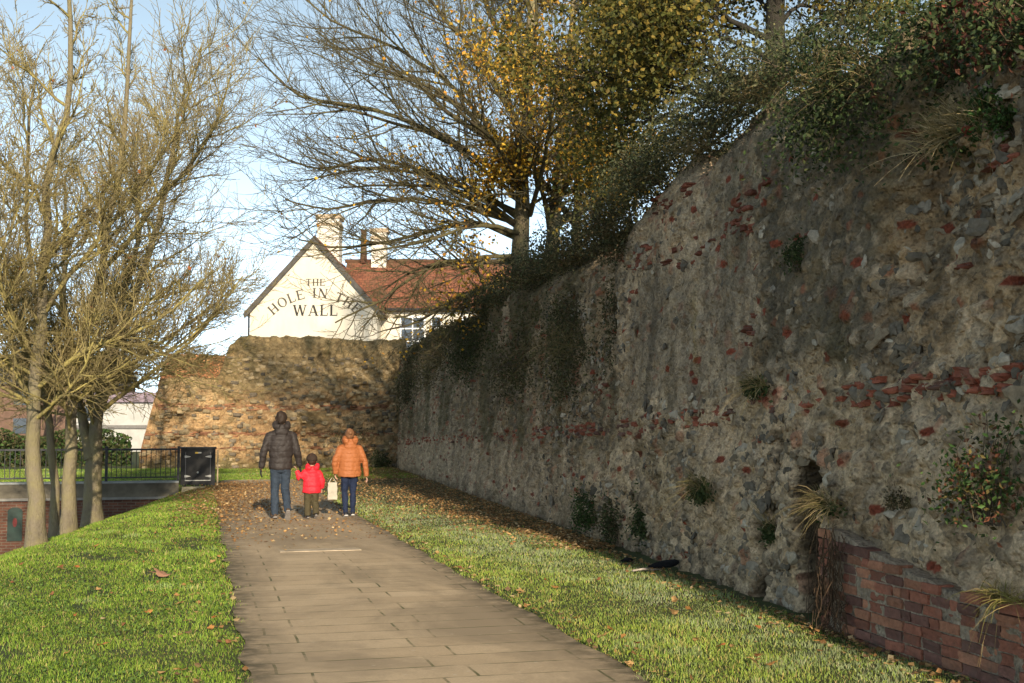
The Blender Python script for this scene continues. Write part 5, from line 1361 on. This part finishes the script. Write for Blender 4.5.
# dark bundle and sticks at the wall foot
def lump(name, label, cat, pts, rad, mat, loc, squash=0.7):
    V, q, t_ = tube_arrays(pts, rad, 12); V = V.copy(); V[:, 2] = (V[:, 2]-0)*squash
    V += 0.012*np.random.default_rng(4).normal(0, 1, V.shape)
    o = mobj(name, V, [q, t_], mat, smooth=True); o.location = loc; tag(o, label, cat)
    md = o.modifiers.new('s', 'SUBSURF'); md.levels = 1; md.render_levels = 1
    return o
M_rag = simple('black_cloth', (0.008, 0.008, 0.009), 0.95, 0.3, 20, 0.6, 60)
lump('cloth_bundle', 'larger black crumpled bundle lying on the grass at the wall foot', 'bundle', [(-0.17, 0.02, 0.03), (-0.10, 0.0, 0.04), (0.0, 0, 0.055), (0.08, 0, 0.07), (0.15, -0.01, 0.085), (0.18, -0.01, 0.085)], [0.02, 0.04, 0.055, 0.065, 0.06, 0.02], M_rag, (5.0, 12.7, 0.03))
lump('cloth_bundle', 'smaller black scrap by the wall foot left of the bigger bundle', 'bundle', [(-0.07, 0, 0.03), (0, 0, 0.045), (0.06, 0, 0.04), (0.09, 0, 0.03)], [0.015, 0.04, 0.035, 0.012], M_rag, (4.85, 13.5, 0.01))
mb = MB(); mb.tube([(0, 0, 0.03), (0.18, 0.05, 0.045), (0.36, 0.02, 0.03), (0.5, 0.06, 0.035)], [0.016, 0.018, 0.015, 0.008], 7); mb.tube([(0.2, 0.05, 0.045), (0.30, 0.18, 0.05), (0.42, 0.25, 0.03)], [0.012, 0.009, 0.005], 6)
o = mb.build('fallen_branch', simple('pale_stick', (0.32, 0.27, 0.22), 0.9, 0.3, 12), smooth=True); o.location = (4.55, 12.45, 0.02); o.scale = (0.7, 0.7, 0.7); tag(o, 'pale broken branch lying on the grass left of the larger black bundle', 'branch')
# ------------------------------------------------------------------ the three walkers
def skin_body(name, joints, edges, rads, mat, parent, root=0, sub=2):
    me = bpy.data.meshes.new(name); me.from_pydata([Vector(j) for j in joints], edges, []); me.materials.append(mat)
    o = link(name, me, parent)
    m = o.modifiers.new('skin', 'SKIN'); m.use_smooth_shade = True
    sv = me.skin_vertices[0].data
    for i, r_ in enumerate(rads):
        sv[i].radius = (r_, r_) if not isinstance(r_, tuple) else r_
        sv[i].use_root = (i == root)
    s_ = o.modifiers.new('sub', 'SUBSURF'); s_.levels = sub; s_.render_levels = sub
    return o
def loft(mb, rings, sides=20):
    """rings: (centre, rx, ry) elliptical sections stacked along a spine"""
    n = len(rings); C_ = np.array([r_[0] for r_ in rings], float)
    a = np.linspace(0, 2*np.pi, sides, endpoint=False)
    T = np.gradient(C_, axis=0); T /= np.linalg.norm(T, axis=1, keepdims=True)+1e-9
    V = []
    for i, (c_, rx, ry) in enumerate(rings):
        t_ = T[i]; ex = np.array([1.0, 0, 0]); ex = ex-ex.dot(t_)*t_; ex /= np.linalg.norm(ex); ey = np.cross(t_, ex)
        V.append(C_[i]+rx*np.cos(a)[:, None]*ex+ry*np.sin(a)[:, None]*ey)
    V = np.concatenate(V+[C_[:1], C_[-1:]])
    i = np.arange(n-1)[:, None]*sides; j = np.arange(sides)[None, :]; jn = (j+1) % sides
    q = np.stack([i+j, i+jn, i+sides+jn, i+sides+j], -1).reshape(-1, 4); b = n*sides
    t3_ = [[b, (k+1) % sides, k] for k in range(sides)]+[[b+1, (n-1)*sides+k, (n-1)*sides+(k+1) % sides] for k in range(sides)]
    mb.add(V, q, t3_)
def interp_rings(rings, m=4):
    out = []
    for (c0, a0, b0), (c1, a1, b1) in zip(rings[:-1], rings[1:]):
        for k in range(m):
            t_ = k/m; e = t_
            out.append((tuple(np.array(c0)*(1-e)+np.array(c1)*e), a0*(1-e)+a1*e, b0*(1-e)+b1*e))
    out.append(rings[-1]); return out
fold_tex = bpy.data.textures.new('cloth_folds', 'CLOUDS'); fold_tex.noise_scale = 0.09; fold_tex.noise_depth = 2
def fuse(o, vox, smooth=6, fold=0.028):
    m = o.modifiers.new('fuse', 'REMESH'); m.mode = 'VOXEL'; m.voxel_size = vox; m.use_smooth_shade = True
    s_ = o.modifiers.new('soft', 'SMOOTH'); s_.iterations = smooth; s_.factor = 0.5
    d_ = o.modifiers.new('folds', 'DISPLACE'); d_.texture = fold_tex; d_.strength = fold; d_.mid_level = 0.5; d_.texture_coords = 'LOCAL'
def puffer(name, col, band, wrinkle=0.6):
    t = NT(name); z = t.n('SeparateXYZ', {0: t.co()}).outputs[2]
    nz_ = t.noise(9, 4); nf = t.noise(30, 4)
    wv = t.math('SINE', t.math('ADD', t.math('MULTIPLY', z, 6.283/band), t.math('MULTIPLY', nz_, 1.6)))
    wv = t.math('POWER', t.math('ABSOLUTE', wv), 0.6)
    c = t.mix(nf, tuple(x*0.8 for x in col), tuple(x*1.2 for x in col))
    c = t.mix(t.ramp(wv, [(0.0, 0.22), (0.4, 0.0)]), c, tuple(x*0.55 for x in col))
    t.bump(t.math('ADD', wv, t.math('MULTIPLY', nf, wrinkle)), 0.45, 0.016)
    return t.out(c, 0.6)
def cloth(name, col, wr=0.5, scale=14):
    t = NT(name); n = t.noise(scale, 4, 0.6, t.scl(1, 1, 0.5)); nf = t.noise(90, 3)
    c = t.mix(n, tuple(x*0.65 for x in col), tuple(x*1.35 for x in col)); t.bump(t.math('ADD', n, t.math('MULTIPLY', nf, 0.2)), wr, 0.02)
    return t.out(c, 0.85)
M_skin = simple('skin', (0.45, 0.26, 0.18), 0.6, 0.08, 12)
def person(label, loc, rz, H, jac, jcol, jband, trouser, tcol, haircol, hair, build, armL, armR, legL, legR, shoe, sole, hood, hairstyle='short', hat=None):
    """figure facing +y (away), units scaled from a 1.75 m frame; arms: elbow, hand ; legs: knee, ankle, toe direction pitch"""
    k = H/1.75
    P = thing('person', label, 'person', loc, rz)
    S = lambda *v: tuple(k*x for x in v)
    sw = build['sw']; hw = build['hw']; hs = build.get('head', 1.0); shz = build.get('sh', 1.43)
    hipz = build.get('hip', 0.92); nz_ = shz+0.06
    hz = nz_+0.145*hs
    J = [S(0, 0, hipz), S(0, -0.005, hipz+0.18), S(0, 0.0, shz-0.1), S(0, 0, nz_), S(0, 0.012, nz_+0.06*hs), S(0, 0.02, hz), S(0, 0.015, hz+0.09*hs)]
    Rd = [0.115*k, 0.11*k, 0.125*k, 0.055*k, 0.055*k, 0.085*k*hs, 0.062*k*hs]
    Ed = [(0, 1), (1, 2), (2, 3), (3, 4), (4, 5), (5, 6)]
    def chain(start, pts, rs):
        prev = start
        for p_, r_ in zip(pts, rs):
            J.append(S(*p_)); Rd.append(r_*k); Ed.append((prev, len(J)-1)); prev = len(J)-1
        return prev
    hands = []
    for s_, arm in ((-1, armL), (1, armR)):
        sh_ = (s_*sw, 0, shz-0.03); el, hd = arm['el'], arm['hd']
        wr_ = tuple(np.array(el)*0.12+np.array(hd)*0.88)
        d = np.array(hd)-np.array(wr_); d = d/np.linalg.norm(d)
        last = chain(2, [sh_, el, wr_, tuple(np.array(wr_)+d*0.055)], [0.052, 0.041, 0.028, (0.036)])
        hands.append((np.array(wr_)+d*0.07, d, arm.get('curl', 0.4), s_))
    for s_, leg in ((-1, legL), (1, legR)):
        hp = (s_*hw*0.55, 0, hipz-0.05); chain(0, [hp, leg['kn'], leg['an'], leg['to']], [0.088, 0.056, 0.042, 0.036])
    body = skin_body('body', J, Ed, Rd, M_skin, P, 0, 1)
    # hands with five fingers, rooted in the palm
    for c0, d, curl, s_ in hands:
        pts = [tuple(k*c0)]; ed = []; rd = [0.036*k]
        side = np.cross(d, [0, 1, 0]); side = side/np.linalg.norm(side)
        fw2 = np.cross(side, d)
        for f in range(4):
            off = (f-1.5)*0.019; ln = (0.062, 0.072, 0.068, 0.052)[f]
            p0 = c0+d*0.022+fw2*off; b_ = curl*0.9
            q1 = p0+d*ln*0.5*math.cos(b_*0.4)+side*(-s_)*ln*0.5*math.sin(b_*0.4); q2 = q1+d*ln*0.5*math.cos(b_*1.3)+side*(-s_)*ln*0.5*math.sin(b_*1.3)
            i0 = len(pts); pts += [tuple(k*p0), tuple(k*q1), tuple(k*q2)]; ed += [(0, i0), (i0, i0+1), (i0+1, i0+2)]; rd += [0.011*k, 0.010*k, 0.0085*k]
        p0 = c0-d*0.01+fw2*0.032; q1 = p0+d*0.03+fw2*0.018; q2 = q1+d*0.026
        i0 = len(pts); pts += [tuple(k*p0), tuple(k*q1), tuple(k*q2)]; ed += [(0, i0), (i0, i0+1), (i0+1, i0+2)]; rd += [0.011*k, 0.010*k, 0.008*k]
        hsc = build.get('hsc', 1.15); pts = [tuple(k*c0+(np.array(p_)-k*c0)*hsc) for p_ in pts]; rd = [x*hsc for x in rd]
        skin_body('hand', pts, ed, rd, build.get('handmat', M_skin), P, 0, 1)
    # face (turned away from the viewer) : nose, ears, eyes
    hc = np.array([0, 0.02, hz])
    mb = MB(); mb.tube([S(0, 0.095*hs+0.015, hz+0.02), S(0, 0.118*hs+0.015, hz-0.025*hs), S(0, 0.10*hs+0.015, hz-0.035*hs)], [0.008*k, 0.016*k, 0.010*k], 8)
    mb.build('nose', M_skin, body, smooth=True)
    for s_ in (-1, 1):
        mb = MB(); V, F = IT1; mb.add(V*np.array([0.012, 0.022, 0.034])*k*hs+np.array(S(s_*0.084*hs, 0.012, hz-0.01)), tris=F); mb.build('ear', M_skin, body, smooth=True)
        mb = MB(); mb.add(V*np.array([0.013, 0.008, 0.008])*k+np.array(S(s_*0.033, 0.098*hs, hz+0.015)), tris=F); mb.build('eye', M_black, body, smooth=True)
    mb = MB(); mb.add(IT1[0]*np.array([0.024, 0.008, 0.007])*k+np.array(S(0, 0.095*hs, hz-0.062*hs)), tris=IT1[1]); mb.build('mouth', simple('lips', (0.36, 0.14, 0.11), 0.6), body, smooth=True)
    # hair
    if hair:
        mb = MB(); V, F = ico_template(3)
        hv = V*np.array([0.096, 0.112, 0.122])*hs; hv[:, 1] -= 0.012; hv = hv[:, :]
        keepc = hv+np.array([0, 0.0, 0.03])*hs
        low = (V[:, 1] > 0.15) & (V[:, 2] < 0.45); keepc[low] *= 0.72     # hairline opens at the face
        keepc[:, 2] = np.where(V[:, 2] < -0.45, np.maximum(keepc[:, 2], -0.055*hs-0.012), keepc[:, 2])
        keepc += 0.008*np.random.default_rng(3).normal(0, 1, keepc.shape)
        mb.add(k*(keepc+hc), tris=F)
        t_ = NT('hair_'+hairstyle); n = t_.noise(40, 4, 0.6, t_.scl(1, 1, 0.2)); cc = t_.mix(n, tuple(x*0.6 for x in haircol), tuple(x*1.5 for x in haircol)); t_.bump(n, 0.7, 0.01); M_h = t_.out(cc, 0.6)
        ho = mb.build('hair', M_h, P, smooth=True)
        if hairstyle == 'bun':
            mb = MB(); V, F = IT; mb.add(k*(V*np.array([0.045, 0.04, 0.045])+hc+np.array([0, -0.115, 0.055])), tris=F); mb.build('bun', M_h, ho, smooth=True)
    if hat:
        M_hat = cloth('knitted_hat', hat, 0.6, 50)
        mb = MB(); V, F = ico_template(3); hv = V*np.array([0.108, 0.118, 0.115])*hs; hv[:, 2] = np.maximum(hv[:, 2], -0.045); hv += np.array([0, -0.005, 0.04])*hs
        mb.add(k*(hv+hc), tris=F); ht = mb.build('hat', M_hat, P, smooth=True)
        for s_ in (-1, 1):
            mb = MB(); V, F = IT; mb.add(k*(V*np.array([0.036, 0.018, 0.036])+hc+np.array([s_*0.075, -0.01, 0.145])), tris=F); mb.build('hat_ear', M_hat, ht, smooth=True)
    # jacket
    jb = jac['hem']; b = build
    mb = MB()
    tor = [((0, -0.002, jb), jac['hr'], jac['hr']*0.72), ((0, -0.004, jb+0.03), jac['hr']*1.03, jac['hr']*0.75), ((0, -0.005, jb+0.20), jac['wr'], jac['wr']*0.74), ((0, -0.008, shz-0.22), jac['cr'], jac['cr']*0.70), ((0, -0.006, shz-0.08), jac['cr']*0.98, jac['cr']*0.62), ((0, 0.0, shz-0.01), sw*0.93, 0.095), ((0, 0.004, shz+0.035), sw*0.55, 0.08), ((0, 0.008, shz+0.085), 0.075, 0.072)]
    loft(mb, [(S(*c_), k*a_, k*b_) for c_, a_, b_ in interp_rings(tor, 3)], 24)
    for s_, arm in ((-1, armL), (1, armR)):
        sh_ = np.array((s_*(sw-0.025), 0, shz-0.055)); el = np.array(arm['el']); hd = np.array(arm['hd']); wr_ = el*0.02+hd*0.98
        ar = jac['ar']
        rings = [(tuple(sh_-np.array([s_*0.06, 0, -0.01])), ar*1.0, ar*1.1), (tuple(sh_), ar*1.15, ar*1.15), (tuple(sh_*0.5+el*0.5), ar*1.02, ar*1.02), (tuple(el), ar*0.93, ar*0.93), (tuple(el*0.5+wr_*0.5), ar*0.88, ar*0.88), (tuple(wr_), ar*0.70, ar*0.70), (tuple(wr_+(wr_-el)*0.02), ar*0.62, ar*0.62)]
        loft(mb, [(S(*c_), k*a_, k*b_) for c_, a_, b_ in interp_rings(rings, 3)], 16)
    M_j = puffer('quilted_'+build['n'], jcol, jband*k)
    jo = mb.build('jacket', M_j, P, smooth=True); fuse(jo, 0.011*max(k, 0.7), 5)
    # hood lying on the shoulders
    mb = MB(); hs2 = hood
    arc_ = [S(math.sin(a)*0.105*hs2, -0.055-math.cos(a)*0.055, shz+0.105-0.05*math.cos(a)*hs2+0.015) for a in np.linspace(-2.3, 2.3, 13)]
    loft(mb, [(c_, k*0.040*hs2*(1+0.3*math.cos(a)), k*0.052*hs2*(1+0.5*math.cos(a))) for c_, a in zip(arc_, np.linspace(-1.5, 1.5, 13))], 12)
    loft(mb, [(S(0, -0.075, shz-0.14*hs2), k*0.02, k*0.012), (S(0, -0.10, shz-0.09*hs2), k*0.075*hs2, k*0.03), (S(0, -0.11, shz-0.02), k*0.105*hs2, k*0.042), (S(0, -0.095, shz+0.06), k*0.10*hs2, k*0.05), (S(0, -0.075, shz+0.13), k*0.08*hs2, k*0.04)], 16)
    ho = mb.build('hood', M_j, jo, smooth=True); fuse(ho, 0.010*max(k, 0.7), 5)
    # trousers
    mb = MB(); tw = trouser
    loft(mb, [(S(0, -0.008, hipz+0.14), k*hw*1.02, k*0.105), (S(0, -0.012, hipz+0.05), k*hw*1.10, k*0.125), (S(0, -0.012, hipz-0.05), k*hw*1.10, k*0.125), (S(0, -0.004, hipz-0.12), k*hw*0.9, k*0.10)], 20)
    for s_, leg in ((-1, legL), (1, legR)):
        hp = np.array((s_*hw*0.52, -0.006, hipz-0.03)); kn = np.array(leg['kn']); an = np.array(leg['an']); md = kn*0.6+an*0.4
        rings = [(tuple(hp), tw['th'], tw['th']*1.12), (tuple(hp*0.6+kn*0.4), tw['th']*0.94, tw['th']), (tuple(kn), tw['kn'], tw['kn']*1.05), (tuple(md+np.array([0, -0.012, 0])), tw['ca'], tw['ca']*1.08), (tuple(an*0.9+kn*0.1), tw['an'], tw['an']*1.05), (tuple(an+(an-kn)*0.045), tw['an']*1.02, tw['an']*1.1)]
        loft(mb, [(S(*c_), k*a_, k*b_) for c_, a_, b_ in interp_rings(rings, 3)], 16)
    to = mb.build('trousers', tcol, P, smooth=True); fuse(to, 0.010*max(k, 0.7), 4)
    for s_, leg in ((-1, legL), (1, legR)):
        an = np.array(leg['an']); td = np.array(leg['to'])-an; td /= np.linalg.norm(td); upn = np.array([0, 0, 1.0]); upn = upn-upn.dot(td)*td; upn /= np.linalg.norm(upn); sd_ = np.cross(td, upn)
        Ls = build.get('foot', 0.26)
        heel = an-td*0.06-upn*leg.get('drop', 0.085)
        def ring(t_, hw_, h0, h1): 
            c_ = heel+td*Ls*t_; 
            return [tuple(k*(c_+sd_*hw_*x_+upn*(h0+(h1-h0)*y_))) for x_, y_ in ((-1, 0), (1, 0), (1.02, .35), (.75, .85), (0, 1), (-.75, .85), (-1.02, .35))]
        R_ = [ring(0.0, .022, .018, .07), ring(.05, .032, .016, .10), ring(.25, .036, .016, .115), ring(.45, .038, .016, .085), ring(.7, .045, .016, .062), ring(.9, .038, .016, .050), ring(1.0, .018, .018, .034)]
        V = np.array(R_).reshape(-1, 3); n7 = 7
        q = [[i*n7+j, i*n7+(j+1) % n7, (i+1)*n7+(j+1) % n7, (i+1)*n7+j] for i in range(6) for j in range(n7)]
        t_ = [[0, j+1, j] for j in range(1, 6)]+[[42, 42+j, 42+j+1] for j in range(1, 6)]
        mb = MB(); mb.add(V, q, t_); so_ = mb.build('shoe', shoe, P, smooth=True)
        md = so_.modifiers.new('s', 'SUBSURF'); md.levels = 1; md.render_levels = 1
        R_ = [[tuple(k*(heel+td*Ls*t2+sd_*w2*x_+upn*y_)) for x_, y_ in ((-1, -0.002), (1, -0.002), (1, .022), (-1, .022))] for t2, w2 in ((-0.01, .024), (.06, .036), (.3, .040), (.5, .041), (.7, .049), (.9, .041), (1.02, .018))]
        V = np.array(R_).reshape(-1, 3); q = [[i*4+j, i*4+(j+1) % 4, (i+1)*4+(j+1) % 4, (i+1)*4+j] for i in range(6) for j in range(4)]+[[0, 3, 2, 1], [24, 25, 26, 27]]
        mb = MB(); mb.add(V, q); mb.build('sole', sole, so_, smooth=False)
    return P
M_jean = cloth('blue_grey_denim', (0.030, 0.042, 0.060), 0.6, 12); M_navy = cloth('navy_denim', (0.013, 0.020, 0.046), 0.5, 12); M_khaki = cloth('khaki_cloth', (0.062, 0.050, 0.025), 0.6, 16)
M_boot = simple('brown_boot', (0.07, 0.045, 0.028), 0.7, 0.3, 12); M_dark = simple('dark_shoe', (0.02, 0.02, 0.024), 0.6, 0.3, 12); M_sole = simple('white_sole', (0.45, 0.43, 0.40), 0.7, 0.1, 12); M_gsole = simple('grey_sole', (0.22, 0.20, 0.18), 0.8, 0.2, 12)
M_glove = simple('dark_glove', (0.018, 0.017, 0.018), 0.8, 0.3, 20)
# walking along the path, so each faces +y
man = person('adult in a dark quilted jacket and blue jeans holding the child by the hand', (1.32, 21.35, 0.008), R(3), 1.82,
    dict(hem=0.83, hr=0.195, wr=0.190, cr=0.215, ar=0.066), (0.030, 0.024, 0.022), 0.19, dict(th=0.092, kn=0.070, ca=0.068, an=0.060), M_jean, (0.030, 0.020, 0.014), True,
    dict(sw=0.215, hw=0.155, n='dark', hsc=1.3, handmat=M_glove, sh=1.44, hip=0.90, foot=0.28), dict(el=(-0.285, -0.04, 1.13), hd=(-0.315, 0.02, 0.84), curl=0.5), dict(el=(0.265, -0.03, 1.13), hd=(0.325, 0.05, 0.88), curl=0.9),
    dict(kn=(-0.085, 0.05, 0.49), an=(-0.08, 0.06, 0.085), to=(-0.09, 0.22, 0.03)), dict(kn=(0.085, 0.03, 0.48), an=(0.09, -0.30, 0.17), to=(0.09, -0.19, 0.055)), M_boot, M_gsole, 1.05)
kid = person('small child in a bright red padded coat and dark eared hat between the two adults', (1.855, 21.3, 0.008), R(4), 1.12,
    dict(hem=0.70, hr=0.245, wr=0.25, cr=0.235, ar=0.088), (0.62, 0.022, 0.035), 0.30, dict(th=0.115, kn=0.095, ca=0.09, an=0.082), M_khaki, (0.04, 0.02, 0.012), True,
    dict(sw=0.20, hw=0.165, n='red', head=1.42, sh=1.29, hip=0.76, foot=0.27), dict(el=(-0.33, 0.0, 1.10), hd=(-0.40, 0.04, 1.30), curl=0.8), dict(el=(0.28, -0.02, 1.04), hd=(0.29, 0.06, 0.82), curl=0.5),
    dict(kn=(-0.10, 0.05, 0.42), an=(-0.10, -0.02, 0.085), to=(-0.11, 0.14, 0.03)), dict(kn=(0.10, 0.04, 0.42), an=(0.10, -0.16, 0.14), to=(0.11, -0.02, 0.05)), M_dark, M_gsole, 1.35, hat=(0.035, 0.022, 0.016))
wom = person('adult in an orange quilted jacket and navy jeans carrying a pale bag', (2.545, 21.6, 0.008), R(3), 1.56,
    dict(hem=0.80, hr=0.235, wr=0.228, cr=0.228, ar=0.070), (0.31, 0.105, 0.035), 0.17, dict(th=0.090, kn=0.064, ca=0.062, an=0.048), M_navy, (0.16, 0.075, 0.035), True,
    dict(sw=0.205, hw=0.165, n='orange', sh=1.41, hip=0.90, head=0.98), dict(el=(-0.295, -0.03, 1.12), hd=(-0.275, 0.05, 0.85), curl=1.0), dict(el=(0.305, -0.04, 1.11), hd=(0.345, -0.02, 0.80), curl=0.5),
    dict(kn=(-0.08, 0.06, 0.49), an=(-0.075, -0.04, 0.085), to=(-0.085, 0.12, 0.03)), dict(kn=(0.085, 0.05, 0.49), an=(0.09, 0.10, 0.085), to=(0.10, 0.26, 0.03)), M_dark, M_sole, 1.15, 'bun')
# pale carrier bag hanging from the hand of the person in orange
kk = 1.56/1.75; hx = 2.545-0.275*kk; hy = 21.6+0.05*kk; hz_ = 0.80*kk
bag = thing('carrier_bag', 'pale cream carrier bag hanging from the hand of the adult in orange', 'bag', (hx-0.05, hy-0.01, hz_-0.40))
M_bag = simple('cream_paper', (0.38, 0.345, 0.28), 0.8, 0.15, 10, 0.4, 12)
mb = MB()
V = []; zs = np.linspace(0, 0.30, 7)
for i, z in enumerate(zs):
    w_ = 0.082+0.006*math.sin(i*2.1); d_ = 0.05*(1-0.55*z/0.30)+0.004*math.sin(i*3)
    V += [(-w_, -d_, z), (0, -d_*1.25, z+0.004), (w_, -d_, z), (w_, d_, z), (0, d_*1.25, z), (-w_, d_, z)]
q = [[i*6+j, i*6+(j+1) % 6, (i+1)*6+(j+1) % 6, (i+1)*6+j] for i in range(6) for j in range(6)]+[[0, 5, 4, 1], [1, 4, 3, 2]]
mb.add(V, q); mb.build('bag_body', M_bag, bag)
for sy in (-1, 1):
    mb = MB(); mb.tube([(-0.06, sy*0.022, 0.29), (-0.035, sy*0.018, 0.35), (0.0, sy*0.006, 0.395), (0.035, sy*0.018, 0.35), (0.06, sy*0.022, 0.29)], 0.006, 6); mb.build('handle', M_bag, bag)
